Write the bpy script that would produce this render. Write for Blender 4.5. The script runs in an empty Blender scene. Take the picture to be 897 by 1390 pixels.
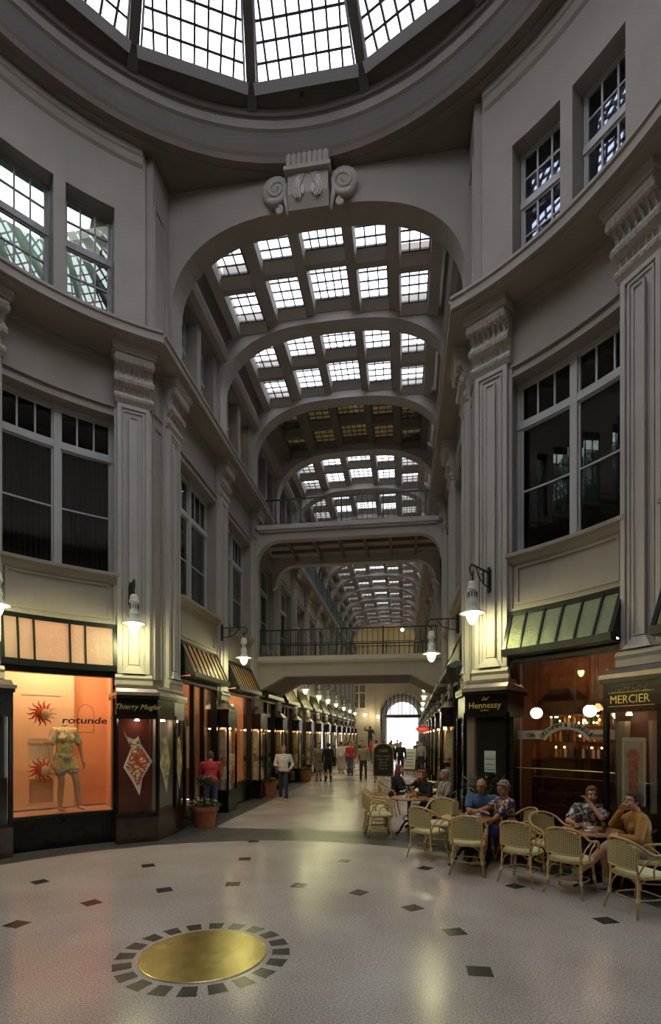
import bpy, bmesh, math, random
from mathutils import Vector, Matrix
R_ = math.radians
random.seed(7)
scn = bpy.context.scene
COL = scn.collection

# ---------------------------------------------------------------- camera
TH = math.atan(100.5 / 700)
cd = bpy.data.cameras.new('camera'); cam = bpy.data.objects.new('camera', cd); COL.objects.link(cam)
cam.location = (1.819, -4.517, 2.0)
cam.rotation_euler = (R_(90), 0, TH)
cd.sensor_fit = 'HORIZONTAL'; cd.sensor_width = 36; cd.lens = 36 * 700 / 897
cd.shift_y = (999 - 695) / 897
cd.clip_start = .05; cd.clip_end = 300
scn.camera = cam
# ---------------------------------------------------------------- world, exposure
w = bpy.data.worlds.new('overcast_sky'); scn.world = w; w.use_nodes = True
bg = w.node_tree.nodes['Background']; bg.inputs[0].default_value = (.90, .93, 1, 1); bg.inputs[1].default_value = 4.6
scn.view_settings.view_transform = 'Standard'; scn.view_settings.look = 'None'
scn.view_settings.gamma = 1; scn.view_settings.use_curve_mapping = False
scn.view_settings.exposure = 0.12
cy = scn.cycles
cy.use_denoising = True; cy.max_bounces = 7; cy.diffuse_bounces = 4; cy.glossy_bounces = 4
cy.transparent_max_bounces = 12; cy.transmission_bounces = 4; cy.sample_clamp_indirect = 4; cy.sample_clamp_direct = 12
cy.caustics_reflective = False; cy.caustics_refractive = False

# ---------------------------------------------------------------- materials
def nd(nt, t, **k):
    n = nt.nodes.new(t)
    for a, b in k.items(): setattr(n, a, b)
    return n
MATS = {}
def M(name, col, rough=.6, metal=0, ns=0, na=0, bump=0, bs=60, em=None, es=0, spec=.5, trans=0):
    if name in MATS: return MATS[name]
    m = bpy.data.materials.new(name); m.use_nodes = True; nt = m.node_tree
    p = nt.nodes['Principled BSDF']
    p.inputs['Base Color'].default_value = (*col, 1); p.inputs['Roughness'].default_value = rough
    p.inputs['Metallic'].default_value = metal; p.inputs['Specular IOR Level'].default_value = spec
    tc = nd(nt, 'ShaderNodeTexCoord')
    if ns:
        n = nd(nt, 'ShaderNodeTexNoise'); n.inputs['Scale'].default_value = ns; n.inputs['Detail'].default_value = 4
        nt.links.new(tc.outputs['Object'], n.inputs[0])
        r = nd(nt, 'ShaderNodeValToRGB')
        r.color_ramp.elements[0].position = .3; r.color_ramp.elements[1].position = .7
        r.color_ramp.elements[0].color = (*[c * (1 - na) for c in col], 1); r.color_ramp.elements[1].color = (*[min(1, c * (1 + na)) for c in col], 1)
        nt.links.new(n.outputs[0], r.inputs[0]); nt.links.new(r.outputs[0], p.inputs['Base Color'])
    if bump:
        n = nd(nt, 'ShaderNodeTexNoise'); n.inputs['Scale'].default_value = bs
        nt.links.new(tc.outputs['Object'], n.inputs[0])
        b = nd(nt, 'ShaderNodeBump'); b.inputs['Strength'].default_value = bump; b.inputs['Distance'].default_value = .02
        nt.links.new(n.outputs[0], b.inputs['Height']); nt.links.new(b.outputs[0], p.inputs['Normal'])
    if em:
        p.inputs['Emission Color'].default_value = (*em, 1); p.inputs['Emission Strength'].default_value = es
    if trans: p.inputs['Transmission Weight'].default_value = trans
    MATS[name] = m
    return m
def Mspots(name, cols, scale, rough=.7, kind='VORONOI'):
    m = bpy.data.materials.new(name); m.use_nodes = True; nt = m.node_tree; p = nt.nodes['Principled BSDF']
    p.inputs['Roughness'].default_value = rough
    tc = nd(nt, 'ShaderNodeTexCoord')
    r = nd(nt, 'ShaderNodeValToRGB'); r.color_ramp.interpolation = 'CONSTANT'
    if kind == 'VORONOI':
        v = nd(nt, 'ShaderNodeTexVoronoi'); v.inputs['Scale'].default_value = scale
        nt.links.new(tc.outputs['Object'], v.inputs['Vector'])
        s = nd(nt, 'ShaderNodeSeparateColor'); nt.links.new(v.outputs['Color'], s.inputs[0]); nt.links.new(s.outputs[0], r.inputs[0])
    elif kind == 'WAVE':
        v = nd(nt, 'ShaderNodeTexWave'); v.inputs['Scale'].default_value = scale; v.inputs['Distortion'].default_value = 4; v.inputs['Detail'].default_value = 1
        nt.links.new(tc.outputs['Object'], v.inputs['Vector']); nt.links.new(v.outputs['Fac'], r.inputs[0])
    e = r.color_ramp.elements
    while len(e) < len(cols): e.new(.5)
    for i, c in enumerate(cols): e[i].position = i / len(cols); e[i].color = (*c, 1)
    nt.links.new(r.outputs[0], p.inputs['Base Color'])
    return m
def Mglass(name, tint=(1, 1, 1), gloss=.06, rough=.0, bump=0, bs=20, gcol=(1, 1, 1)):
    m = bpy.data.materials.new(name); m.use_nodes = True; nt = m.node_tree; nt.nodes.clear()
    o = nd(nt, 'ShaderNodeOutputMaterial'); t = nd(nt, 'ShaderNodeBsdfTransparent'); t.inputs[0].default_value = (*tint, 1)
    g = nd(nt, 'ShaderNodeBsdfGlossy'); g.inputs['Roughness'].default_value = rough; g.inputs[0].default_value = (*gcol, 1)
    f_ = nd(nt, 'ShaderNodeLayerWeight'); f_.inputs[0].default_value = .5
    f = nd(nt, 'ShaderNodeMath', operation='POWER'); f.inputs[1].default_value = 4.5; nt.links.new(f_.outputs['Facing'], f.inputs[0])
    a = nd(nt, 'ShaderNodeMath', operation='ADD'); a.inputs[1].default_value = gloss; a.use_clamp = True
    x = nd(nt, 'ShaderNodeMixShader')
    nt.links.new(f.outputs[0], a.inputs[0]); nt.links.new(a.outputs[0], x.inputs[0]); nt.links.new(t.outputs[0], x.inputs[1]); nt.links.new(g.outputs[0], x.inputs[2]); nt.links.new(x.outputs[0], o.inputs[0])
    if bump:
        tc = nd(nt, 'ShaderNodeTexCoord'); n = nd(nt, 'ShaderNodeTexNoise'); n.inputs['Scale'].default_value = bs
        nt.links.new(tc.outputs['Object'], n.inputs[0]); b = nd(nt, 'ShaderNodeBump'); b.inputs['Strength'].default_value = bump; b.inputs['Distance'].default_value = .02
        nt.links.new(n.outputs[0], b.inputs['Height']); nt.links.new(b.outputs[0], g.inputs['Normal'])
    return m
STUC = M('taupe_plaster', (.355, .315, .275), .75, ns=1.3, na=.07, bump=.12, bs=90)
STUCL = M('light_plaster', (.50, .46, .42), .75, ns=1.3, na=.05, bump=.1, bs=90)
RIBM = M('rib_plaster', (.50, .46, .43), .7, ns=1.3, na=.06, bump=.1)
COFM = M('coffer_plaster', (.40, .36, .33), .7, ns=1.5, na=.08)
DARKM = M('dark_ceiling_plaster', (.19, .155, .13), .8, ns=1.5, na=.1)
WFR = M('painted_window_frame', (.50, .50, .49), .45)
DFR = M('dark_glazing_bar', (.09, .085, .09), .5)
BLK = M('black_lacquer', (.010, .009, .009), .22, ns=3, na=.2, spec=.3)
BLKG = M('black_green_paint', (.005, .007, .006), .35)
BRZ = M('bronze_moulding', (.30, .25, .22), .28, .55, ns=6, na=.15)
WOODB = M('brown_marble_plinth', (.045, .024, .014), .15, ns=6, na=.35)
IRON = M('wrought_iron', (.015, .03, .025), .4)
WHT = M('white_enamel', (.78, .78, .74), .3)
BULB = M('lit_lamp_glass', (1, 1, .9), .3, em=(.97, .93, .46), es=135)
GLS = Mglass('window_glass', (.55, .58, .56), .055)
CGLS = Mglass('clear_display_glass', (.93, .93, .92), .035)
SKYG = Mglass('skylight_glass', (.93, .94, .95), .02)
AMBG = Mglass('dark_amber_glass', (.12, .10, .058), .02)  # amber tint, much darker than the other skylight panes
def Mfrost(name, tr, gl, mix=.3, rough=.18):
    m = bpy.data.materials.new(name); m.use_nodes = True; nt = m.node_tree; nt.nodes.clear()
    o = nd(nt, 'ShaderNodeOutputMaterial'); t = nd(nt, 'ShaderNodeBsdfTranslucent'); t.inputs[0].default_value = (*tr, 1)
    d = nd(nt, 'ShaderNodeBsdfDiffuse'); d.inputs[0].default_value = (*[c * .6 for c in tr], 1); x0 = nd(nt, 'ShaderNodeMixShader'); x0.inputs[0].default_value = .35
    g = nd(nt, 'ShaderNodeBsdfGlossy'); g.inputs['Roughness'].default_value = rough; g.inputs[0].default_value = (*gl, 1)
    x = nd(nt, 'ShaderNodeMixShader'); x.inputs[0].default_value = mix
    nt.links.new(t.outputs[0], x0.inputs[1]); nt.links.new(d.outputs[0], x0.inputs[2]); nt.links.new(x0.outputs[0], x.inputs[1]); nt.links.new(g.outputs[0], x.inputs[2]); nt.links.new(x.outputs[0], o.inputs[0])
    tc = nd(nt, 'ShaderNodeTexCoord'); n = nd(nt, 'ShaderNodeTexNoise'); n.inputs['Scale'].default_value = 50
    nt.links.new(tc.outputs['Object'], n.inputs[0]); b = nd(nt, 'ShaderNodeBump'); b.inputs['Strength'].default_value = .6; b.inputs['Distance'].default_value = .02
    nt.links.new(n.outputs[0], b.inputs['Height']); nt.links.new(b.outputs[0], g.inputs['Normal'])
    return m
TGL = Mfrost('textured_transom_glass', (.85, .72, .50), (.9, .92, .75), .3)
TGLG = Mfrost('green_transom_glass', (.32, .32, .12), (.85, .95, .6), .22)
DROOM = M('unlit_room', (.02, .02, .02), .9)
BRASS = M('brass', (.62, .50, .20), .28, 1, ns=2.5, na=.2)
GOLD = M('gold_lettering', (.75, .60, .22), .35, .6)
SKIN = M('skin', (.55, .30, .20), .55)
SKIN2 = M('tanned_skin', (.42, .20, .12), .55)
TERRA = M('terracotta', (.42, .15, .07), .7, ns=8, na=.15)
LEAF = M('green_leaves', (.045, .12, .03), .5, ns=20, na=.4)
RATT = M('golden_rattan', (.60, .40, .16), .4, ns=25, na=.2)
WOODT = M('table_wood', (.36, .17, .08), .3, ns=14, na=.3)

# ---------------------------------------------------------------- mesh builder
class MB:
    def __init__(s, M_=None, R=None):
        s.v = []; s.f = []; s.mi = []; s.M = M_; s.R = R; s.uv = {}
    def P(s, p):
        x, y, z = p
        if s.R:
            a = x / s.R; x, y = (s.R - y) * math.sin(a), s.R - (s.R - y) * math.cos(a)
        q = Vector((x, y, z))
        if s.M is not None: q = s.M @ q
        return q
    def add(s, vs, fs, mi=0):
        b = len(s.v); s.v += [s.P(p) for p in vs]
        for f in fs: s.f.append([b + i for i in f]); s.mi.append(mi)
    def box(s, x0, x1, y0, y1, z0, z1, mi=0, n=None):
        if n is None: n = max(1, int(abs(x1 - x0) / .25)) if s.R else 1
        s.prism([(y0, z0), (y1, z0), (y1, z1), (y0, z1)], x0, x1, mi, n)
    def prism(s, pr, x0, x1, mi=0, n=None):
        if n is None: n = max(1, int(abs(x1 - x0) / .25)) if s.R else 1
        k = len(pr); vs = []
        for i in range(n + 1):
            x = x0 + (x1 - x0) * i / n
            vs += [(x, y, z) for y, z in pr]
        fs = [list(range(k))[::-1], [n * k + i for i in range(k)]]
        for i in range(n):
            for j in range(k):
                a = i * k + j; b = i * k + (j + 1) % k
                fs.append([a, b, b + k, a + k])
        s.add(vs, fs, mi)
    def plate(s, pts, y0, y1, mi=0):
        k = len(pts); vs = [(x, y0, z) for x, z in pts] + [(x, y1, z) for x, z in pts]
        fs = [list(range(k)), [k + i for i in range(k)][::-1]] + [[j, (j + 1) % k, k + (j + 1) % k, k + j] for j in range(k)]
        s.add(vs, fs, mi)
    def vprism(s, pts, z0, z1, mi=0, pts1=None):
        k = len(pts); q = pts1 or pts
        vs = [(x, y, z0) for x, y in pts] + [(x, y, z1) for x, y in q]
        fs = [list(range(k))[::-1], [k + i for i in range(k)]] + [[j, (j + 1) % k, k + (j + 1) % k, k + j] for j in range(k)]
        s.add(vs, fs, mi)
    def ring(s, x0, x1, z0, z1, w_, y0, y1, mi=0):
        s.box(x0, x1, y0, y1, z0, z0 + w_, mi); s.box(x0, x1, y0, y1, z1 - w_, z1, mi)
        s.box(x0, x0 + w_, y0, y1, z0 + w_, z1 - w_, mi); s.box(x1 - w_, x1, y0, y1, z0 + w_, z1 - w_, mi)
    def tube(s, pts, r, n=6, mi=0, cap=True):
        pts = [Vector(p) for p in pts]; k = len(pts); vs = []; up = None
        rs = r if isinstance(r, (list, tuple)) else [r] * k
        for i, p in enumerate(pts):
            d = (pts[min(i + 1, k - 1)] - pts[max(i - 1, 0)]).normalized()
            if up is None: up = Vector((0, 0, 1)) if abs(d.z) < .9 else Vector((1, 0, 0))
            a = d.cross(up).normalized(); b = a.cross(d).normalized(); up = b
            for j in range(n):
                t = 2 * math.pi * j / n
                vs.append(p + a * math.cos(t) * rs[i] + b * math.sin(t) * rs[i])
        fs = []
        for i in range(k - 1):
            for j in range(n):
                c = i * n + j; d_ = i * n + (j + 1) % n
                fs.append([c, d_, d_ + n, c + n])
        if cap: fs += [list(range(n))[::-1], [(k - 1) * n + j for j in range(n)]]
        s.add([tuple(v) for v in vs], fs, mi)
    def lathe(s, prof, n=20, c=(0, 0, 0), mi=0, sx=1, sy=1):
        vs = []; fs = []; k = len(prof)
        for r, z in prof:
            for j in range(n):
                t = 2 * math.pi * j / n
                vs.append((c[0] + r * sx * math.cos(t), c[1] + r * sy * math.sin(t), c[2] + z))
        for i in range(k - 1):
            for j in range(n):
                a = i * n + j; b = i * n + (j + 1) % n
                fs.append([a, b, b + n, a + n])
        fs += [list(range(n))[::-1], [(k - 1) * n + j for j in range(n)]]
        s.add(vs, fs, mi)
    def ball(s, c, rx, ry=None, rz=None, n=12, mi=0, rot=None):
        ry = ry or rx; rz = rz or rx; vs = []; fs = []; m = n // 2
        for i in range(1, m):
            ph = math.pi * i / m
            for j in range(n):
                t = 2 * math.pi * j / n
                v = Vector((rx * math.sin(ph) * math.cos(t), ry * math.sin(ph) * math.sin(t), rz * math.cos(ph)))
                if rot is not None: v = rot @ v
                vs.append(tuple(v + Vector(c)))
        for q in (1, -1):
            v = Vector((0, 0, rz * q))
            if rot is not None: v = rot @ v
            vs.append(tuple(v + Vector(c)))
        for i in range(m - 2):
            for j in range(n):
                a = i * n + j; b = i * n + (j + 1) % n
                fs.append([a, a + n, b + n, b])
        t_ = (m - 1) * n
        for j in range(n):
            fs.append([t_, j, (j + 1) % n]); fs.append([t_ + 1, (m - 2) * n + (j + 1) % n, (m - 2) * n + j])
        s.add(vs, fs, mi)
    def build(s, name, mats, parent=None, smooth=False, kind=None, label=None, loc=None, rz=0):
        me = bpy.data.meshes.new(name); me.from_pydata([tuple(v) for v in s.v], [], s.f)
        if not isinstance(mats, (list, tuple)): mats = [mats]
        for m in mats: me.materials.append(m)
        bm = bmesh.new(); bm.from_mesh(me)
        for i, f in enumerate(bm.faces): f.material_index = s.mi[i]; f.smooth = smooth
        bmesh.ops.recalc_face_normals(bm, faces=bm.faces)
        bm.to_mesh(me); bm.free()
        o = bpy.data.objects.new(name, me); COL.objects.link(o)
        if parent: o.parent = parent
        if kind: o['kind'] = kind
        if label: o['label'] = label
        if loc is not None: o.location = loc; o.rotation_euler = (0, 0, rz)
        return o
def tag(o, label, cat, group=None):
    o['label'] = label; o['category'] = cat
    if group: o['group'] = group
    return o
def T(name, label, cat, loc=(0, 0, 0), rz=0, group=None):
    o = bpy.data.objects.new(name, None); COL.objects.link(o); o.empty_display_size = .2
    o.location = loc; o.rotation_euler = (0, 0, rz)
    return tag(o, label, cat, group)
def E(name, parent=None, loc=(0, 0, 0), rz=0, kind=None):
    o = bpy.data.objects.new(name, None); COL.objects.link(o); o.empty_display_size = .2
    o.location = loc; o.rotation_euler = (0, 0, rz)
    if parent: o.parent = parent
    if kind: o['kind'] = kind
    return o
def kids(o): return [c for c in COL.objects if c.parent == o]
def dup(o, loc=None, rz=None, label=None, parent=None, ch=None):
    ch = ch or CH(o)
    c = o.copy(); COL.objects.link(c)
    if parent: c.parent = parent
    if loc is not None: c.location = loc
    if rz is not None: c.rotation_euler = (0, 0, rz)
    if label: c['label'] = label
    for k in ch: dup(k, parent=c)
    return c
def CH(o): return list(o.children)
ORD = ['first', 'second', 'third', 'fourth', 'fifth', 'sixth', 'seventh', 'eighth', 'ninth', 'tenth', 'eleventh', 'twelfth', 'thirteenth', 'fourteenth', 'fifteenth', 'sixteenth', 'seventeenth', 'eighteenth', 'nineteenth', 'twentieth']
def text(s, name, mat, parent, loc, size, rot=(90, 0, 180), ext=.003, align='CENTER', shear=0, sx=1, label=None, off=0):
    cu = bpy.data.curves.new(name, 'FONT'); cu.body = s; cu.size = size; cu.extrude = ext; cu.align_x = align; cu.shear = shear; cu.resolution_u = 2; cu.offset = off
    t = bpy.data.objects.new('tmp', cu); COL.objects.link(t)
    dg = bpy.context.evaluated_depsgraph_get(); me = bpy.data.meshes.new_from_object(t.evaluated_get(dg))
    bpy.data.objects.remove(t); me.materials.clear(); me.materials.append(mat)
    o = bpy.data.objects.new(name, me); COL.objects.link(o); o.parent = parent
    o.location = loc; o.rotation_euler = tuple(R_(a) for a in rot); o.scale = (sx, 1, 1)
    if label: o['label'] = label
    return o
def mat4(loc, rz): return Matrix.Translation(loc) @ Matrix.Rotation(rz, 4, 'Z')

# frames along the building: origin on the wall plane, local +y towards the open space
RW = 5.85            # rotunda wall radius
def rot_frame(phi):
    a = R_(phi); return (RW * math.sin(a), RW * math.cos(a), 0), math.pi - a
UW = 3.05
SKEW = R_(.75)
def pas_frame(side, v):
    if side < 0: return (-UW, v, 0), -math.pi / 2
    if v > 8.5:
        d = v - 8.5; return (UW + d * math.sin(SKEW), 8.5 + d * math.cos(SKEW), 0), math.pi / 2 - SKEW
    return (UW, v, 0), math.pi / 2
PV = lambda k: 5.71 + 3.02 * k     # pilaster centres
BV = lambda k: 7.22 + 3.02 * k     # bay centres
NB = 13                            # passage bays
VEND = PV(NB) + .4
SIDE = {-1: 'left', 1: 'right'}

# ---------------------------------------------------------------- floor
def floor():
    mb = MB()
    mb.box(-12, 14, -9, 75, -.3, 0, 0)
    z1 = .0015
    def quad(pts, mi, z=z1):
        k = len(pts); mb.add([(x, y, z) for x, y in pts], [list(range(k))], mi)
    # dark setts along the round walls and across the passage mouth
    N = 60
    for i in range(N):
        a0, a1 = R_(-180 + 360 * i / N), R_(-180 + 360 * (i + 1) / N)
        r0, r1 = 5.13, 5.75
        quad([(r0 * math.sin(a0), r0 * math.cos(a0)), (r0 * math.sin(a1), r0 * math.cos(a1)), (r1 * math.sin(a1), r1 * math.cos(a1)), (r1 * math.sin(a0), r1 * math.cos(a0))], 1)
    for i in range(24):
        u0 = -3 + 6 * i / 24; u1 = -3 + 6 * (i + 1) / 24
        g = lambda u: math.sqrt(5.7 ** 2 - u * u)
        quad([(u0, g(u0)), (u1, g(u1)), (u1, 6.28), (u0, 6.28)], 1)
    for s in (-1, 1):
        quad([(s * 2.3, 6.28), (s * 3.1, 6.28), (s * 3.1 + (.5 if s > 0 else 0), 46), (s * 2.3 + (.5 if s > 0 else 0), 46)], 1)
    for k in range(6):
        v = 12.2 + 6.04 * k
        quad([(-2.3, v), (2.4, v), (2.4, v + .75), (-2.3, v + .75)], 1)
    # small dark stone diamonds
    P = [(-3.13, 1.916), (-2.095, 2.957), (-1.269, 1.807), (-1.896, 1.194), (-2.258, .431), (-.476, 2.19), (.424, 2.25), (-.753, 3.583), (-1.019, 4.966), (2.128, 3.407),
         (3.275, 2.625), (1.912, 1.556), (3.976, 1.437), (1.241, 2.056), (2.325, .873), (.86, 3.68), (-3.62, .75), (4.2, .1), (2.45, 0), (-2.35, -.4)]
    for x, y in P:
        a = math.atan2(x, y); ra = .13; ta = .095
        dr = (math.sin(a), math.cos(a)); dt = (math.cos(a), -math.sin(a))
        c = [(1, 1), (1, -1), (-1, -1), (-1, 1)]
        quad([(x + dr[0] * ra * .8 * p + dt[0] * ta * q, y + dr[1] * ra * .8 * p + dt[1] * ta * q) for p, q in c], 2)
    # ring of dark stones about the medallion
    for i in range(20):
        a = R_(18 * i + 6); dr = (math.sin(a), math.cos(a)); dt = (math.cos(a), -math.sin(a))
        quad([(dr[0] * r + dt[0] * t, dr[1] * r + dt[1] * t) for r, t in ((.62, -.062), (.78, -.078), (.78, .078), (.62, .062))], 2)
    terr = bpy.data.materials.new('polished_terrazzo'); terr.use_nodes = True; nt = terr.node_tree; p = nt.nodes['Principled BSDF']
    tc = nd(nt, 'ShaderNodeTexCoord')
    def noise(sc, det=3):
        n = nd(nt, 'ShaderNodeTexNoise'); n.inputs['Scale'].default_value = sc; n.inputs['Detail'].default_value = det; nt.links.new(tc.outputs['Object'], n.inputs[0]); return n
    n1 = noise(75, 5); n2 = noise(.9, 5); v = nd(nt, 'ShaderNodeTexVoronoi'); v.inputs['Scale'].default_value = 70; nt.links.new(tc.outputs['Object'], v.inputs[0])
    r1 = nd(nt, 'ShaderNodeValToRGB'); e = r1.color_ramp.elements; e[0].position = .3; e[0].color = (.24, .21, .20, 1); e[1].position = .66; e[1].color = (.76, .69, .66, 1)
    nt.links.new(n1.outputs[0], r1.inputs[0])
    r2 = nd(nt, 'ShaderNodeValToRGB'); e = r2.color_ramp.elements; e[0].position = .35; e[0].color = (.82, .78, .76, 1); e[1].position = .7; e[1].color = (1, 1, 1, 1)
    nt.links.new(n2.outputs[0], r2.inputs[0])
    mx = nd(nt, 'ShaderNodeMix', data_type='RGBA', blend_type='MULTIPLY'); mx.inputs[0].default_value = 1
    nt.links.new(r1.outputs[0], mx.inputs[6]); nt.links.new(r2.outputs[0], mx.inputs[7])
    br = nd(nt, 'ShaderNodeTexBrick'); br.inputs['Scale'].default_value = 1; br.inputs['Brick Width'].default_value = .6; br.inputs['Row Height'].default_value = .6
    br.inputs['Mortar Size'].default_value = .004; br.inputs['Color1'].default_value = (1, 1, 1, 1); br.inputs['Color2'].default_value = (.97, .97, .97, 1); br.inputs['Mortar'].default_value = (.93, .92, .9, 1)
    nt.links.new(tc.outputs['Object'], br.inputs[0])
    m2 = nd(nt, 'ShaderNodeMix', data_type='RGBA', blend_type='MULTIPLY'); m2.inputs[0].default_value = 1
    nt.links.new(mx.outputs[2], m2.inputs[6]); nt.links.new(br.outputs[0], m2.inputs[7]); nt.links.new(m2.outputs[2], p.inputs['Base Color'])
    p.inputs['Roughness'].default_value = .17
    mr = nd(nt, 'ShaderNodeMapRange'); mr.inputs[3].default_value = .10; mr.inputs[4].default_value = .30; nt.links.new(n2.outputs[0], mr.inputs[0]); nt.links.new(mr.outputs[0], p.inputs['Roughness'])
    sl = bpy.data.materials.new('dark_slate_setts'); sl.use_nodes = True; nt = sl.node_tree; p = nt.nodes['Principled BSDF']
    tc = nd(nt, 'ShaderNodeTexCoord'); br = nd(nt, 'ShaderNodeTexBrick'); br.inputs['Scale'].default_value = 1; br.inputs['Brick Width'].default_value = .28; br.inputs['Row Height'].default_value = .17
    br.inputs['Mortar Size'].default_value = .006; br.inputs['Color1'].default_value = (.05, .052, .055, 1); br.inputs['Color2'].default_value = (.075, .075, .078, 1); br.inputs['Mortar'].default_value = (.16, .15, .14, 1)
    nt.links.new(tc.outputs['Object'], br.inputs[0]); nt.links.new(br.outputs[0], p.inputs['Base Color']); p.inputs['Roughness'].default_value = .36
    mb.build('floor', [terr, sl, M('black_stone_inlay', (.03, .03, .032), .25, ns=20, na=.3)], kind='structure')
    md = MB(); md.lathe([(.0, 0), (.57, 0), (.57, .006), (.56, .01), (0, .01)], 72)
    o = md.build('floor_medallion', M('worn_brass', (.52, .43, .20), .24, 1, ns=5, na=.22, bump=.05, bs=12), loc=(0, 0, 0)); tag(o, 'round worn brass disc set into the floor inside a ring of dark stones', 'floor medallion')
floor()
# ---------------------------------------------------------------- walls
Z_SP = 4.08; Z_W0 = 5.0; Z_W1 = 8.06; Z_F = 9.25; Z_C = 9.48
RB0 = 47.45; RBS = 24.45
WR = .955; WP = 1.12
TOPR = 13.3; TOPP = 12.75
def panel(mb, x0, x1, z0, z1, y=0, mi=0, w_=.045, d=.03):
    mb.ring(x0, x1, z0, z1, w_, y, y + d, mi)
def wall_bay(mb, w_, W, rot, top, full=True):
    t = -.38
    for s in (-1, 1):
        a, b = (w_, W) if s > 0 else (-W, -w_)
        mb.box(a, b, t, 0, 0, top)
    mb.box(-w_, w_, t, 0, Z_SP, Z_W0); mb.box(-w_, w_, t, 0, Z_W1, 9.6)
    panel(mb, -w_ + .1, w_ - .1, Z_SP + .12, Z_W0 - .14)
    mb.box(-w_, w_, 0, .035, Z_SP, Z_SP + .07)
    # sill moulding
    mb.prism([(0, 4.86), (.06, 4.9), (.09, 4.97), (.15, 5.0), (.15, 5.06), (0, 5.08)], -w_ - .04, w_ + .04)
    panel(mb, -w_ - .02, w_ + .02, Z_W1 + .16, 9.12, w_=.06, d=.05)
    mb.box(-w_, w_, 0, .03, Z_W1 + .0, Z_W1 + .07)
    if rot:
        ops = [(-.93, -.10), (.10, .93)]; z0, z1 = 9.55, 12.02
        mb.box(-w_, -.93, t, 0, 9.6, top); mb.box(.93, w_, t, 0, 9.6, top); mb.box(-.10, .10, t, 0, 9.6, top)
        for a, b in ops: mb.box(a, b, t, 0, z1, top)
    else:
        mb.box(-w_, -.98, t, 0, 9.6, top); mb.box(.98, w_, t, 0, 9.6, top); mb.box(-.12, .12, t, 0.02, 9.6, 11.8)
        mb.box(-w_, w_, t, 0, 11.75, top)
def cornice_prof(y1=.45):
    return [(-.1, 9.2), (.0, 9.2), (.04, 9.25), (y1 - .06, 9.25), (y1 - .06, 9.28), (y1, 9.29), (y1, 9.42), (y1 + .03, 9.44), (y1 + .03, 9.49), (-.1, 9.55)]
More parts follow.
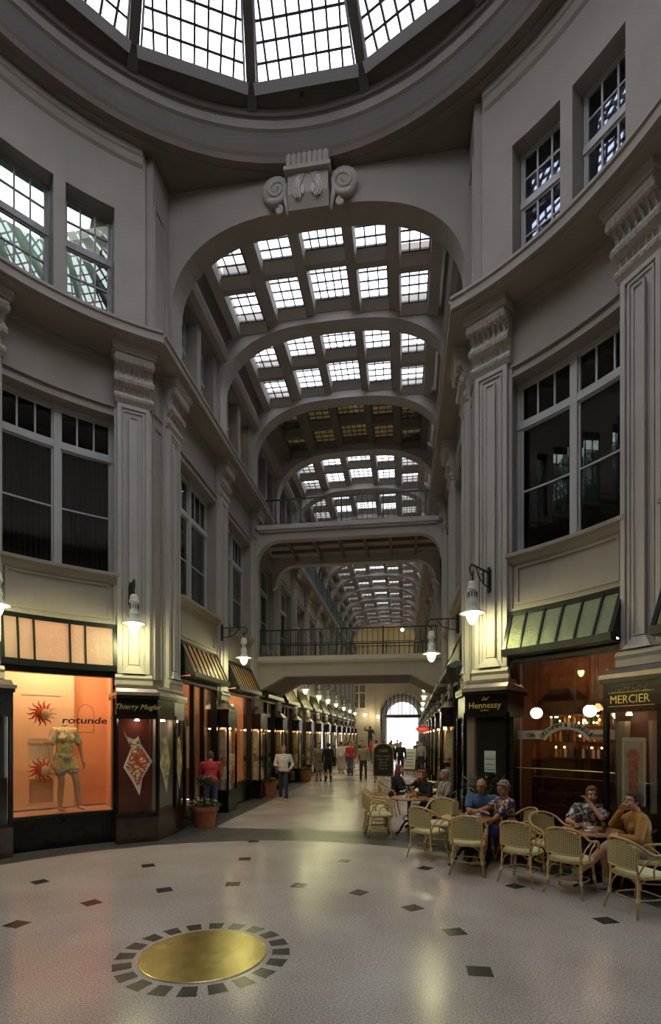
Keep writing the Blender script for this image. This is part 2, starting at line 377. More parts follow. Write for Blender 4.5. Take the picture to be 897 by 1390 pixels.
def walls():
    for s in (-1, 1):
        mb = MB()
        # rotunda bays
        for k in range(6):
            ph = s * (RB0 + RBS * k)
            mb.M = mat4(*rot_frame(ph)); mb.R = RW
            half = R_(RBS / 2) * RW
            if k < 2: wall_bay(mb, WR, half, True, TOPR)
            else:
                mb.box(-half, half, -.38, 0, 0, TOPR); panel(mb, -WR, WR, 5.1, 8, d=.05); mb.box(-half, half, 0, .06, 0, 4.0, 4)  # unseen dark lower panels, added to darken reflections in the glass
            # dark rooms behind upper windows; left top ones paler, opened for sky light
            if k < 2:
                h2 = half - .01
                for z0, z1 in ((4.4, 8.6), (9.3, 12.6)):
                    mi = 2 if (s < 0 and z0 > 9) else 1
                    mb.box(-h2, h2, -2.3, -2.2, z0, z1, mi); mb.box(-h2, h2, -2.2, -.38, z0 - .1, z0, mi); mb.box(-h2, h2, -1.1 if mi == 2 else -2.2, -.38, z1, z1 + .1, mi)
                    mb.box(-h2, -h2 + .05, -2.2, -.38, z0, z1, mi); mb.box(h2 - .05, h2, -2.2, -.38, z0, z1, mi)
        # the piece between the last bay edge and the passage corner
        mb.M = mat4(*rot_frame(s * 34.1)); mb.R = RW
        mb.box(-.12, .12, -.38, 0, 0, TOPR)
        # cornice round the rotunda
        mb.M = mat4(*rot_frame(s * 90)); a = R_(60) * RW
        mb.prism(cornice_prof(.65), -a if s < 0 else -R_(90) * RW, R_(90) * RW if s < 0 else a, n=60)
        # upper small cornice
        b = R_(56.6) * RW
        mb.prism([(-.1, 13.0), (0, 13.0), (.05, 13.04), (.09, 13.14), (.12, 13.16), (.12, 13.3), (-.1, 13.3)], -b if s < 0 else -R_(90) * RW, R_(90) * RW if s < 0 else b, n=60)
        mb.R = None; mb.M = None; mb.vprism([(s * 2.62, 4.5), (s * 3.4, 4.2), (s * 3.5, 5.2), (s * 2.62, 5.2)], 9.275, 9.45)
        # passage
        mb.R = None
        mb.M = mat4(*pas_frame(s, 0))
        sg = -s   # local x runs along -v on the left wall and +v on the right
        def bx(v0, v1, *r, **kw):
            if s > 0: mb.box(v0, v1, *r, **kw)
            else: mb.box(-v1, -v0, *r, **kw)
        mb.M = mat4((s * UW, 0, 0), -math.pi / 2 if s < 0 else math.pi / 2)
        bx(4.97, PV(0) + .37, -.38, 0, 0, TOPR)
        def bpn(v0, v1, z0, z1):
            if s > 0: panel(mb, v0, v1, z0, z1)
            else: panel(mb, -v1, -v0, z0, z1)
        bpn(5.0, 5.32, 3.1, 8.1); bpn(5.0, 5.32, 8.3, 9.1); bpn(5.0, 5.5, 9.7, 12.4)
        # cornice along the near part, reaching back to the corner of the ring
        pr = [(y, z + (.006 if z < 9.4 else -.006)) for y, z in cornice_prof(.45)]
        for k in range(NB):
            loc, rz = pas_frame(s, BV(k)); mb.M = mat4(loc, rz)
            wall_bay(mb, WP, 1.51, False, TOPP)
            # far rooms
            if k < NB:
                for z0, z1 in ((4.4, 8.6), (9.3, 12.3)):
                    mi = 3 if (k == 1 and s < 0 and z0 > 9) else 1
                    mb.box(-1.5, 1.5, -1.7, -1.6, z0, z1, mi); mb.box(-1.5, 1.5, -1.6, -.38, z0 - .1, z0, mi); mb.box(-1.5, 1.5, -1.6, -.38, z1, z1 + .1, mi)
                    mb.box(-1.5, -1.47, -1.6, -.38, z0, z1, mi); mb.box(1.47, 1.5, -1.6, -.38, z0, z1, mi)
            # purlin above the clerestory and slope up to the coffers
            mb.prism([(-.05, 11.80), (.10, 11.78), (.24, 11.84), (.30, 11.96), (.30, 12.08), (.22, 12.18), (.16, 12.2), (.40, 12.70), (.60, 12.73), (.60, 12.95), (-.3, 12.95)], -1.51, 1.51)
        mb.M = mat4((s * UW, 0, 0), -math.pi / 2 if s < 0 else math.pi / 2)
        # cornice
        if s < 0: mb.prism(pr, -VEND, -4.55, n=1)
        else:
            mb.prism(pr, 4.55, 8.6, n=1); loc, rz = pas_frame(1, 8.5); mb.M = mat4(loc, rz); mb.prism(pr, 0, VEND - 8.5, n=1)
        o = mb.build('wall_' + SIDE[s], [STUC, DROOM, M('pale_green_room', (.26, .34, .27), .8), M('orange_room', (.42, .2, .09), .8), M('dark_reflection_panel', (.03, .018, .012), .4)], kind='structure')
    mb = MB()   # closing wall behind the camera: straight stretch of the ring
    mb.M = mat4(*rot_frame(180)); mb.R = RW
    mb.box(-1.3, 1.3, -.38, 0, 0, TOPR); mb.box(-1.2, 1.2, 0, .06, 0, 4.0, 1); mb.box(-1.2, 1.2, 0, .5, 9.25, 9.48)  # dark lower panel out of view, added for dark glass reflections
    mb.build('wall_back', [STUC, M('dark_reflection_panel', (.03, .018, .012), .4)], kind='structure')
walls()

# ---------------------------------------------------------------- windows
def window_obj(name, w_, z0, z1, tr, cols_top, rows_top, cols_bot, rows_bot, cas=2, R=None, y=-.26, fw=.07, mat=WFR, blinds=False, curtain=False, glass=None):
    """one window in the local frame; z0 sill, tr transom height"""
    root = E(name, kind='structure')
    f = MB(R=R)
    f.ring(-w_, w_, z0, z1, fw, y - .05, y + .03)
    th = .06
    f.box(-w_, w_, y - .05, y + .05, tr - th, tr + th)
    cm = .055
    xs = [-w_ + fw]
    for c in range(cas):
        a = -w_ + fw + (2 * w_ - 2 * fw) * c / cas; b = -w_ + fw + (2 * w_ - 2 * fw) * (c + 1) / cas
        if c: f.box(a - cm, a + cm, y - .05, y + .06, z0, z1)
        a2 = a + (cm if c else 0); b2 = b - (cm if c < cas - 1 else 0)
        for cc, rr, za, zb in ((cols_top, rows_top, tr + th, z1 - fw), (cols_bot, rows_bot, z0 + fw, tr - th)):
            f.ring(a2, b2, za, zb, .03, y - .03, y + .015)
            for i in range(1, cc): x = a2 + (b2 - a2) * i / cc; f.box(x - .014, x + .014, y - .02, y + .012, za, zb)
            for i in range(1, rr): zz = za + (zb - za) * i / rr; f.box(a2, b2, y - .02, y + .012, zz - .014, zz + .014)
    f.build('window_frame', mat, root)
    g = MB(R=R); g.box(-w_ + fw, w_ - fw, y - .012, y - .006, z0 + fw, z1 - fw); g.build('window_pane', glass or GLS, root)
    if blinds:
        b = MB(R=R); n = 22
        for i in range(n):
            x = -w_ + .1 + (2 * w_ - .2) * i / (n - 1); b.box(x - .012, x + .012, y - .22, y - .14, z0 + .05, tr, n=1)
        b.build('vertical_blind', M('dark_blind', (.07, .08, .08), .7), root)
    if curtain:
        b = MB(R=R); n = 40; 
        for sd in (-1, 1):
            pts = []
            for i in range(n + 1):
                x = sd * (w_ - .08) - sd * (w_ * .55) * i / n; pts.append((x, y - .18 + .03 * math.sin(i * 1.1)))
            vs = [(x, yy, z0 + .05) for x, yy in pts] + [(x, yy, z1 - .1) for x, yy in pts]
            b.add(vs, [[i, i + 1, n + 2 + i, n + 1 + i] for i in range(n)])
        b.build('curtain', M('grey_net_curtain', (.22, .25, .22), .8), root, smooth=True)
    return root
def windows():
    n = [0]
    def nm(): n[0] += 1; return 'window_%d' % n[0]
    greeng = Mglass('pale_reflecting_glass', (.75, .82, .76), .10)
    blue = Mglass('dark_reflecting_glass', (.5, .52, .6), .16, gcol=(.75, .8, 1))
    for s in (-1, 1):
        for k in range(2):
            loc, rz = rot_frame(s * (RB0 + RBS * k))
            o = window_obj(nm(), WR, 5.05, Z_W1, 7.33, 3, 1, 1, 2, 2, RW, blinds=s < 0); o.location = loc; o.rotation_euler.z = rz
            for q in (-.515, .515):
                o = window_obj(nm(), .42, 9.6, 12.02, 11.15, 3, 2, 3, 3, 1, None, y=-.3, fw=.04, glass=greeng if s < 0 else blue, mat=M('grey_steel_frame', (.33, .33, .34), .5) if s < 0 else WFR)
                l2, r2 = rot_frame(s * (RB0 + RBS * k) - math.degrees(q / RW) * 1)
                o.location = l2; o.rotation_euler.z = r2
    p2 = window_obj(nm(), WP, 5.05, Z_W1, 7.2, 3, 1, 1, 2, 2, None, curtain=True)
    p3 = window_obj(nm(), .43, 9.6, 11.75, 11.0, 2, 2, 2, 2, 1, None, y=-.3, fw=.05)
    first2 = first3 = True
    c2, c3 = CH(p2), CH(p3)
    for s in (-1, 1):
        for k in range(NB):
            loc, rz = pas_frame(s, BV(k))
            if first2: p2.location = loc; p2.rotation_euler.z = rz; first2 = False
            else: dup(p2, loc, rz, ch=c2).name = nm()
            for q in (-.55, .55):
                l3 = mat4(loc, rz) @ Vector((q, 0, 0))
                if first3: p3.location = l3; p3.rotation_euler.z = rz; first3 = False
                else: dup(p3, l3, rz, ch=c3).name = nm()
windows()

# ---------------------------------------------------------------- pilasters
def pilaster(label, w_=.29, proj=.40, group=None, capy=0):
    t = T('pilaster', label, 'pilaster', group=group)
    m = MB()
    m.box(-w_, w_, 0, .10, 2.95, 8.3)
    m.box(-w_ - .05, w_ + .05, 0, .05, 2.95, 8.32)
    m.ring(-w_, w_, 3.18, 8.28, .07, .10, .14)
    m.ring(-w_ + .1, w_ - .1, 3.24, 8.18, .03, .10, .125)
    m.box(-.075, .075, .10, .15, 3.35, 8.02); m.ring(-.09, .09, 3.35, 8.05, .025, .13, .17)
    m.build('shaft', STUCL, t)
    b = MB()
    b.box(-w_ - .05, w_ + .05, 0, .17, 2.95, 3.05); b.prism([(0, 3.05), (.17, 3.05), (.20, 3.10), (.17, 3.16), (0, 3.18)], -w_ - .04, w_ + .04)
    b.add([(-.2, .1, 3.18), (.2, .1, 3.18), (.2, .21, 3.18), (-.2, .21, 3.18), (-.09, .1, 3.34), (.09, .1, 3.34), (.09, .16, 3.34), (-.09, .16, 3.34)],
          [[0, 1, 5, 4], [1, 2, 6, 5], [2, 3, 7, 6], [3, 0, 4, 7], [4, 5, 6, 7], [3, 2, 1, 0]])
    b.build('base', STUCL, t)
    c = MB()
    cw = w_ + .05
    pr = [(0, 8.3), (.12, 8.3), (.17, 8.36), (.16, 8.46), (.11, 8.5), (.13, 8.58), (.22, 8.62), (.24, 8.70), (.2, 8.78), (.17, 8.84), (.22, 8.93), (.30, 8.98), (.36, 9.02), (.36, 9.08), (.33, 9.1), (0, 9.1)]
    c.prism(pr, -cw, cw)
    for yy, zz, rr in ((.14, 8.40, .055), (.2, 8.68, .075), (.30, 9.0, .065)):
        k = 9
        for i in range(k):   # beaded rolls
            a = -cw - .02 + (2 * cw + .04) * i / k; b_ = a + (2 * cw + .04) / k
            c.tube([(a, yy, zz), (a + .01, yy, zz), ((a + b_) / 2, yy, zz), (b_ - .01, yy, zz), (b_, yy, zz)], [rr * .8, rr * .95, rr * 1.05, rr * .95, rr * .8], 8)
    for i in range(7):
        x = -cw + .06 + (2 * cw - .12) * i / 6; c.tube([(x, .19, 8.76), (x, .2, 8.86), (x, .28, 8.95)], .018, 5); c.tube([(x, .13, 8.47), (x, .15, 8.6)], .016, 5)
    c.box(-cw - .03, cw + .03, 0, .38, 9.1, 9.15); c.box(-cw - .05, cw + .05, 0, .42, 9.15, 9.25)
    c.build('scrolled_capital', STUCL, t)
    return t
def pilasters():
    p = pilaster('broad fluted plaster pilaster with scrolled capital, between the mannequin window and the passage mouth')
    ch = CH(p); used = False
    lab = {(-1, 0): 'fluted plaster pilaster above the scarf showcase, beside the mannequin shop window, left side',
           (1, 0): 'fluted plaster pilaster at the passage corner, above the cafe showcase with gold lettering on its left side window',
           (-1, 1): 'fluted plaster pilaster cut by the left picture edge, outer side of the mannequin window',
           (1, 1): 'fluted plaster pilaster right of the cafe window, above the showcase with the long poster'}
    lab[(1, 0)] = 'fluted plaster pilaster left of the cafe window, lit by the nearest right-hand wall lamp'
    for s in (-1, 1):
        for k in range(2):
            loc, rz = rot_frame(s * (35.1 + 24.5 * k))
            o = p if not used else dup(p, ch=ch); used = True
            o.location = loc; o.rotation_euler.z = rz; o['label'] = lab[(s, k)]; o['group'] = 'pilasters of the round hall'
    for s in (-1, 1):
        for k in range(NB + 1):
            loc, rz = pas_frame(s, PV(k))
            lb = '%s plaster pilaster on the %s passage wall, counted from the round hall' % (ORD[k], SIDE[s])
            o = dup(p, loc, rz, lb, ch=ch); o['group'] = 'pilasters along the passage'; o.scale = (.95, .8, 1)
pilasters()

# ---------------------------------------------------------------- roof: ribs, coffers, skylights
def arch_pts(n=28, w_=2.98, zs=10.95, zc=12.6, e=3.0):
    pts = []
    for i in range(n + 1):
        t = math.pi * i / n
        cx = -math.cos(t); sx = math.sin(t)
        u = math.copysign(abs(cx) ** (2 / e), cx) * w_; z = zs + (zc - zs) * abs(sx) ** (2 / 2.0)
        pts.append((u, z))
    return pts
def rib(mb, v0, v1, zlow=9.5, ztop=12.99, mi=0, wide=3.1):
    ap = arch_pts()
    inner = [(-2.98, zlow)] + ap + [(2.98, zlow)]
    outer = [(-wide, zlow)] + [(-wide if i < len(ap) / 2 - 1 else (wide if i > len(ap) / 2 else ap[i][0]), ztop) for i in range(len(ap))] + [(wide, zlow)]
    # quads between inner and outer, distributing outer points
    n = len(ap); outer = [(-wide, zlow)] + [(-wide + 2 * wide * i / (n - 1), ztop) for i in range(n)] + [(wide, zlow)]
    k = len(inner)
    vs = [(x, v0, z) for x, z in inner] + [(x, v0, z) for x, z in outer] + [(x, v1, z) for x, z in inner] + [(x, v1, z) for x, z in outer]
    fs = []
    for i in range(k - 1):
        fs += [[i, i + 1, k + i + 1, k + i], [2 * k + i, 3 * k + i, 3 * k + i + 1, 2 * k + i + 1], [i, 2 * k + i, 2 * k + i + 1, i + 1], [k + i, k + i + 1, 3 * k + i + 1, 3 * k + i]]
    fs += [[0, k, 3 * k, 2 * k], [k - 1, 3 * k - 1, 4 * k - 1, 2 * k - 1]]
    mb.add(vs, fs, mi)
GP = [(-2.42, -1.70), (-1.42, -.66), (-.44, .50), (.72, 1.44), (1.70, 2.38)]
def zg(u): return 12.97 - .062 * u * u
def roof():
    # big front arch of the round hall
    m = MB(); rib(m, 5.66, 6.15, zlow=9.5, ztop=13.35)
    ap = arch_pts(w_=2.9, zs=10.95, zc=12.52)
    m.build('trim_1', [STUC], kind='structure')
    p = MB(); rib(p, -.22, .22)
    o = p.build('trim_2', RIBM, kind='structure', loc=(0, PV(1), 0)); n = 2
    for k in range(2, NB + 1):
        c = o.copy(); COL.objects.link(c); c.location.y = PV(k); n += 1; c.name = 'trim_%d' % n
    # coffer ceiling of one bay with openings; glazing as separate skylights
    def coffer(mats):
        m = MB(); L = 1.51 - .2
        rows = [(-L + .02, -.62 + .0), (-.42, L - .75)]
        rows = [(-L + .06, -.08), (.08, L - .04)]
        xs = [-2.62] + [x for g in GP for x in g] + [2.62]
        # longitudinal beams
        for i in range(0, len(xs), 2):
            a, b = xs[i], xs[i + 1]; za = zg(a) - .17; zb = zg(b) - .17
            m.add([(a, -L - .1, za), (b, -L - .1, zb), (b, L + .1, zb), (a, L + .1, za), (a, -L - .1, zg(a) + .08), (b, -L - .1, zg(b) + .08), (b, L + .1, zg(b) + .08), (a, L + .1, zg(a) + .08)],
                  [[0, 1, 2, 3], [4, 5, 6, 7], [0, 1, 5, 4], [1, 2, 6, 5], [2, 3, 7, 6], [3, 0, 4, 7]], 1 if 0 < i < 10 else 0)
        cross = [(-L - .1, rows[0][0]), (rows[0][1], rows[1][0]), (rows[1][1], L + .1)]
        for g in GP:
            for a, b in cross:
                z = min(zg(g[0]), zg(g[1])) - .13
                m.box(g[0], g[1], a, b, z, zg(0) + .05, 0)
            for r0, r1 in rows:   # splayed board below the glass at the far side of each opening
                z = min(zg(g[0]), zg(g[1]))
                m.add([(g[0], r1, z - .13), (g[1], r1, z - .13), (g[1], r1 - .22, z + .04), (g[0], r1 - .22, z + .04), (g[1], r1, z + .04), (g[0], r1, z + .04)], [[0, 1, 2, 3], [3, 2, 4, 5], [0, 3, 5], [1, 4, 2], [0, 5, 4, 1]], 2)
                m.add([(g[0], r0, z - .15), (g[0] + .05, r0, z), (g[0] + .05, r1, z), (g[0], r1, z - .15)], [[0, 1, 2, 3]], 2)
        return m, rows
    m, rows = coffer(None)
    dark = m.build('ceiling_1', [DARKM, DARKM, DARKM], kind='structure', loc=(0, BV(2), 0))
    m2, _ = coffer(None)
    o = m2.build('ceiling_2', [COFM, COFM, STUCL], kind='structure', loc=(0, BV(0), 0)); n = 2
    for k in range(NB):
        if k in (0, 2): continue
        c = o.copy(); COL.objects.link(c); c.location.y = BV(k); n += 1; c.name = 'ceiling_%d' % n
    # roof slab pieces at the sides
    m = MB()
    for s in (-1, 1): m.box(s * 2.55, s * 6.2, 5.9, VEND, 12.9, 13.1)
    # closing slab round the ring, outside R 5.5
    m.build('ceiling_15', STUC, kind='structure')
    m = MB(); N = 72
    for i in range(N):
        a0, a1 = 2 * math.pi * i / N, 2 * math.pi * (i + 1) / N
        def q(r, a): return (r * math.sin(a), r * math.cos(a))
        am = math.degrees((a0 + a1) / 2); am = min(am, 360 - am)
        r0, r1 = 5.45, ((6.9 if 38 < 360 - math.degrees((a0 + a1) / 2) < 84 else 8.4) if am > 32 else 6.0 / math.cos(R_(am)))  # slab cut back on the left to let sky light into the rooms
        m.vprism([q(r0, a0), q(r0, a1), q(r1, a1), q(r1, a0)], 13.3, 13.42)
    m.build('ceiling_16', DARKM, kind='structure')
    # skylights
    def skylight(g, row, cols, rws, glass):
        root = T('skylight', 'x', 'skylight')
        f = MB(); a, b = g; cx = (a + b) / 2; hw = (b - a) / 2; r0, r1 = rows[row]; r1 -= .2; hl = (r1 - r0) / 2; z0 = 0
        f.M = None
        f.ring  # frame lies flat: build with boxes
        f.box(-hw, hw, -hl, -hl + .035, -.02, .02); f.box(-hw, hw, hl - .035, hl, -.02, .02); f.box(-hw, -hw + .035, -hl, hl, -.02, .02); f.box(hw - .035, hw, -hl, hl, -.02, .02)
        for i in range(1, cols): x = -hw + 2 * hw * i / cols; f.box(x - .015, x + .015, -hl, hl, -.012, .012)
        for i in range(1, rws): y = -hl + 2 * hl * i / rws; f.box(-hw, hw, y - .015, y + .015, -.012, .012)
        f.build('glazing_bars', DFR, root)
        gl = MB(); gl.box(-hw + .01, hw - .01, -hl + .01, hl - .01, .0, .006); gl.build('glass_pane', glass, root)
        root.location = (cx, BV(0) + (r0 + r1) / 2, min(zg(a), zg(b)) + .02)
        return root, cx, (r0 + r1) / 2, root.location.z
    COLN = ['leftmost', 'second from left', 'middle', 'second from right', 'rightmost']
    for gi, g in enumerate(GP):
        for row in (0, 1):
            proto, cx, ry, z = skylight(g, row, 5 if gi == 2 else 3 if gi in (3, 4) else 3, 4, SKYG); ch = CH(proto)
            pa, _, _, _ = skylight(g, row, 5 if gi == 2 else 3, 4, AMBG)
            for k in range(NB):
                if k == 2: o = pa
                elif k == 0: o = proto
                else: o = dup(proto, ch=ch)
                o.location = (cx, BV(k) + ry, z)
                if 1:
                    o['label'] = '%s gridded skylight, %s row, %s roof bay from the round hall' % (COLN[gi], ('nearer', 'farther')[row], ORD[k]) if k != 2 else '%s dim amber skylight, %s row, in the dark roof bay' % (COLN[gi], ('nearer', 'farther')[row])
                o['group'] = 'skylights of the passage roof'
roof()

# ---------------------------------------------------------------- dome of the round hall
def dome():
    # ring mouldings: structure
    m = MB()
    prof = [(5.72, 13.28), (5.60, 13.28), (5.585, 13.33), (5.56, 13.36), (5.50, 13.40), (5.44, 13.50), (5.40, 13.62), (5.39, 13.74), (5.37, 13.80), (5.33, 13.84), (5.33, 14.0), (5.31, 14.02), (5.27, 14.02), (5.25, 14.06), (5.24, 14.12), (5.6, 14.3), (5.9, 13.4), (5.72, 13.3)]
    n = 96; vs = []; fs = []; k = len(prof)
    for j in range(n):
        a = 2 * math.pi * j / n
        vs += [(r * math.sin(a), r * math.cos(a), z) for r, z in prof]
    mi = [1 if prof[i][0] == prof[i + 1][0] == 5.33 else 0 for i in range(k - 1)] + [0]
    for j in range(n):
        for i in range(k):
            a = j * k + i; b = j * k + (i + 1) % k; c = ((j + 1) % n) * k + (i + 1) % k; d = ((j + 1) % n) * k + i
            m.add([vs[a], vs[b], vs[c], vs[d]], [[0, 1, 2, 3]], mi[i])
    m.build('trim_30', [M('shaded_ring_plaster', (.19, .165, .145), .7, ns=1.3, na=.07), STUC], kind='structure')  # ring colour darkened to hold the shade below the dome glass
    t = T('glazed_dome', 'faceted glass dome of gridded white panels over the round hall', 'glass dome', (0, 0, 14.05))
    N = 15; r0, z0, r1, z1 = 5.0, .12, .5, 3.4
    # dark cone skirt + ribs
    rb = MB()
    for i in range(N):
        a = R_(24 * i + 12)
        def q(r, z, t): return (r * math.sin(a) + t * math.cos(a), r * math.cos(a) - t * math.sin(a), z)
        for (ra, za), (rb_, zb) in (((5.22, 0), (r1, z1)),):
            rib_ = MB(); h = .10; tn = .09
            vs = [q(ra, za - .0, -tn), q(ra, za - .0, tn), q(ra, za + .3, tn), q(ra, za + .3, -tn), q(rb_, zb - .14, -tn * .6), q(rb_, zb - .14, tn * .6), q(rb_, zb + .1, tn * .6), q(rb_, zb + .1, -tn * .6)]
            rib_.add(vs, [[0, 1, 2, 3], [4, 5, 6, 7], [0, 1, 5, 4], [1, 2, 6, 5], [2, 3, 7, 6], [3, 0, 4, 7]])
            rib_.build('dome_rib', M('dome_rib_paint', (.10, .085, .075), .6), t)
    ck = MB(); ck.lathe([(0, z1 - .2), (.62, z1 - .2), (.62, z1 + .2), (0, z1 + .3)], 15); ck.build('crown_ring', DFR, t)
    sk = MB()
    for i in range(N):
        a0, a1 = R_(24 * i - 12), R_(24 * i + 12)
        def P(r, a, z): return (r * math.sin(a), r * math.cos(a), z)
        vs = [P(5.7, a0, -.02), P(5.7, a1, -.02), P(4.96, a1, .17), P(4.96, a0, .17), P(5.3, a0, .45), P(5.3, a1, .45)]
        sk.add(vs, [[0, 1, 2, 3], [3, 2, 5, 4], [0, 4, 5, 1]])
    sk.build('skirt', M('dome_rib_paint', (.10, .085, .075), .6), t)
    for i in range(N):
        a = R_(24 * i)
        hx0 = 5.0 * math.tan(R_(12)) - .13; hx1 = r1 * math.tan(R_(12)) + .0
        rc0 = 5.0 * math.cos(R_(12)) ; 
        sl = math.hypot(rc0 - r1, z1 - z0); pitch = math.atan2(z1 - z0, rc0 - r1)
        # local panel frame: x across, y up slope, z normal
        Mx = Matrix.Rotation(-a, 4, 'Z') @ Matrix.Translation((0, rc0, z0 + .08)) @ Matrix.Rotation(math.pi, 4, 'Z') @ Matrix.Rotation(pitch, 4, 'X')
        hw = lambda y: hx0 + (hx1 - hx0) * y / sl
        f = MB(M_=Mx)
        for sgn in (-1, 1):
            f.add([(sgn * hw(0), 0, -.05), (sgn * (hw(0) - .04), 0, -.05), (sgn * (hw(sl) - .02), sl, -.05), (sgn * hw(sl), sl, -.05), (sgn * hw(0), 0, .05), (sgn * (hw(0) - .04), 0, .05), (sgn * (hw(sl) - .02), sl, .05), (sgn * hw(sl), sl, .05)],
                  [[0, 1, 2, 3], [4, 5, 6, 7], [0, 1, 5, 4], [1, 2, 6, 5], [2, 3, 7, 6], [3, 0, 4, 7]], 1)
        f.box(-hw(0) - .05, hw(0) + .05, -.12, .03, -.08, .05, 1)
        nx = 8; st = 2 * hw(0) / nx; j = -nx / 2 + 1
        for q_ in range(1, nx):
            x = -hw(0) + st * q_
            yl = sl * (hx0 - abs(x)) / (hx0 - hx1); yl = min(yl, sl)
            if yl > .1: f.box(x - .019, x + .019, 0, yl, -.03, .02)
        yy = .23
        while yy < sl - .1: f.box(-hw(yy), hw(yy), yy - .018, yy + .018, -.03, .02); yy += .23
        b_ = f.build('glazing_bars', [DFR, M('lit_rim_paint', (.45, .43, .45), .5)], t)  # pale rim colour stands for light caught along the panel edge
        g = MB(M_=Mx); g.add([(-hw(0), 0, 0), (hw(0), 0, 0), (hw(sl), sl, 0), (-hw(sl), sl, 0)], [[0, 1, 2, 3]]); g.build('glass_panel', SKYG, t)
dome()

# ---------------------------------------------------------------- keystone with volutes
def keystone():
    t = T('keystone', 'carved plaster keystone with two spiral volutes on the crown of the great arch', 'keystone', (-.05, 5.66, 12.70))
    m = MB()
    m.vprism([(-.42, .0), (.42, .0), (.42, -.34), (-.42, -.34)], .34, .62); m.box(-.46, .46, -.4, 0, .28, .36); 
    m.prism([(0, -.32), (-.2, -.32), (-.3, -.1), (-.3, .28), (0, .28)], -.4, .4)
    for i in range(8): x = -.36 + .103 * i; m.box(x - .03, x + .03, -.38, -.3, .38, .6)
    m.build('block', STUC, t)
    m = MB()
    for s in (-1, 1):
        for q in range(3):
            pts = [(s * (.13 + .05 * q + .05 * math.sin(i * .9)), -.31, -.2 + .09 * i) for i in range(6)]; m.tube(pts, .018, 5)
        m.ball((s * .2, -.3, .1), .07, .04, .12); m.ball((s * .1, -.31, -.05), .05, .03, .1)
    m.build('acanthus_carving', STUCL, t)
    for s in (-1, 1):
        m = MB(); pts = []; rr = []
        for i in range(44):
            a = i * .32; r = .27 * math.exp(-a * .13)
            pts.append((s * (.68 + r * math.sin(a + 2.5) * 1), -.12, .22 + r * math.cos(a + 2.5))); rr.append(.062 * math.exp(-a * .09))
        m.tube(pts, rr, 7); m.ball((s * .68, -.12, .22), .05); m.lathe([(.0, -.0), (.3, 0), (.3, .1), (0, .1)], 20, c=(0, 0, 0)) if False else None
        m.plate([(s * .68 + .28 * math.cos(2 * math.pi * j / 16), .22 + .28 * math.sin(2 * math.pi * j / 16)) for j in range(16)], -.12, 0)
        pts = [(s * (.62 - .1 * math.sin(i * .7) * math.exp(-i * .12)), -.1, -.18 + .09 * math.cos(i * .7) * math.exp(-i * .12)) for i in range(16)]; m.tube(pts, .03, 6)
        m.tube([(s * .42, -.1, -.3), (s * .46, -.12, -.1), (s * .5, -.12, .1), (s * .45, -.12, .3)], .05, 6)
        m.build('volute', STUCL, t, smooth=True)
keystone()
# ---------------------------------------------------------------- footbridges across the passage
def bridge(name, label, z, soff, chamfer, loc):
    t = T(name, label, 'footbridge', loc)
    m = MB(); W = 3.06; L = 2.8      # local y 0..L, z relative to 0
    m.box(-W, W, 0, L, z - .14, z); m.box(-2.86, 2.86, -.14, 0, z - .13, z + .02); m.box(-2.8, 2.8, -.09, 0, z - .19, z - .13)
    m.build('deck', STUCL, t)
    for y0, y1 in ((0, .3), (L - .3, L)):
        b = MB()
        if chamfer: pts = [(-W, z - .14), (W, z - .14), (W, soff - .42), (2.78, soff - .42), (2.0, soff), (-2.0, soff), (-2.78, soff - .42), (-W, soff - .42)]
        else:
            pts = [(-W, z - .14), (W, z - .14), (W, soff - .9)]
            for i in range(9): a = R_(90 * i / 8); pts.append((2.92 - .72 * (1 - math.cos(a)), soff - .72 * (1 - math.sin(a))))
            for i in range(9): a = R_(90 - 90 * i / 8); pts.append((-2.92 + .72 * (1 - math.cos(a)), soff - .72 * (1 - math.sin(a))))
            pts.append((-W, soff - .9))
        b.plate(pts[::-1], y0, y1); b.build('beam', RIBM if not chamfer else STUC, t)
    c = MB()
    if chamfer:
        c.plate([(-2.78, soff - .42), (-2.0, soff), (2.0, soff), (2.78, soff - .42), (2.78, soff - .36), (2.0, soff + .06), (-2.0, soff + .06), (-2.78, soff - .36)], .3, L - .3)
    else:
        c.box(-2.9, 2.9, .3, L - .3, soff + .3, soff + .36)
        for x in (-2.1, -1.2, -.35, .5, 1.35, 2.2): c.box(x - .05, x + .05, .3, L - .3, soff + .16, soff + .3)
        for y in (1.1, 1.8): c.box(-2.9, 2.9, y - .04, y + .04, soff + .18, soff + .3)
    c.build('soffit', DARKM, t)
    for j, (y, low) in enumerate(((.04, 0), (L - .04, 1))):
        r = MB()
        r.box(-2.84, 2.84, y - .02, y + .02, z + .86, z + .9); r.box(-2.84, 2.84, y - .012, y + .012, z + .03, z + .05)
        if chamfer: r.box(-2.84, 2.84, y - .012, y + .012, z + .44, z + .46)
        n = 34
        for i in range(n + 1):
            x = -2.8 + 5.6 * i / n; h = .022 if i % 8 == 0 else .009; r.box(x - h, x + h, y - h, y + h, z, z + (.88 if i % 8 else .93))
        r.build('railing', IRON, t)
    return t
bridge('footbridge', 'upper plaster footbridge with arched opening and thin iron railing high across the passage', 8.75, 8.33, False, (0, 11.72, 0))
bridge('footbridge', 'lower plaster footbridge with angled corners and iron railing across the passage', 4.53, 3.92, True, (0, 11.72, 0))
# green mesh guard along the left gallery ledge
t = T('gallery_guard', 'long dark green mesh guard on the ledge above the left passage wall', 'railing', (-2.62, 17, 9.5))
m = MB(); m.box(-.01, .01, 0, 26, 0, .8); m.build('mesh_panel', M('green_mesh', (.015, .065, .055), .6), t)
m = MB()
for i in range(14): m.box(-.03, .03, 2 * i - .02, 2 * i + .02, 0, .84)
m.box(-.03, .03, 0, 26, .8, .84); m.build('post', IRON, t)

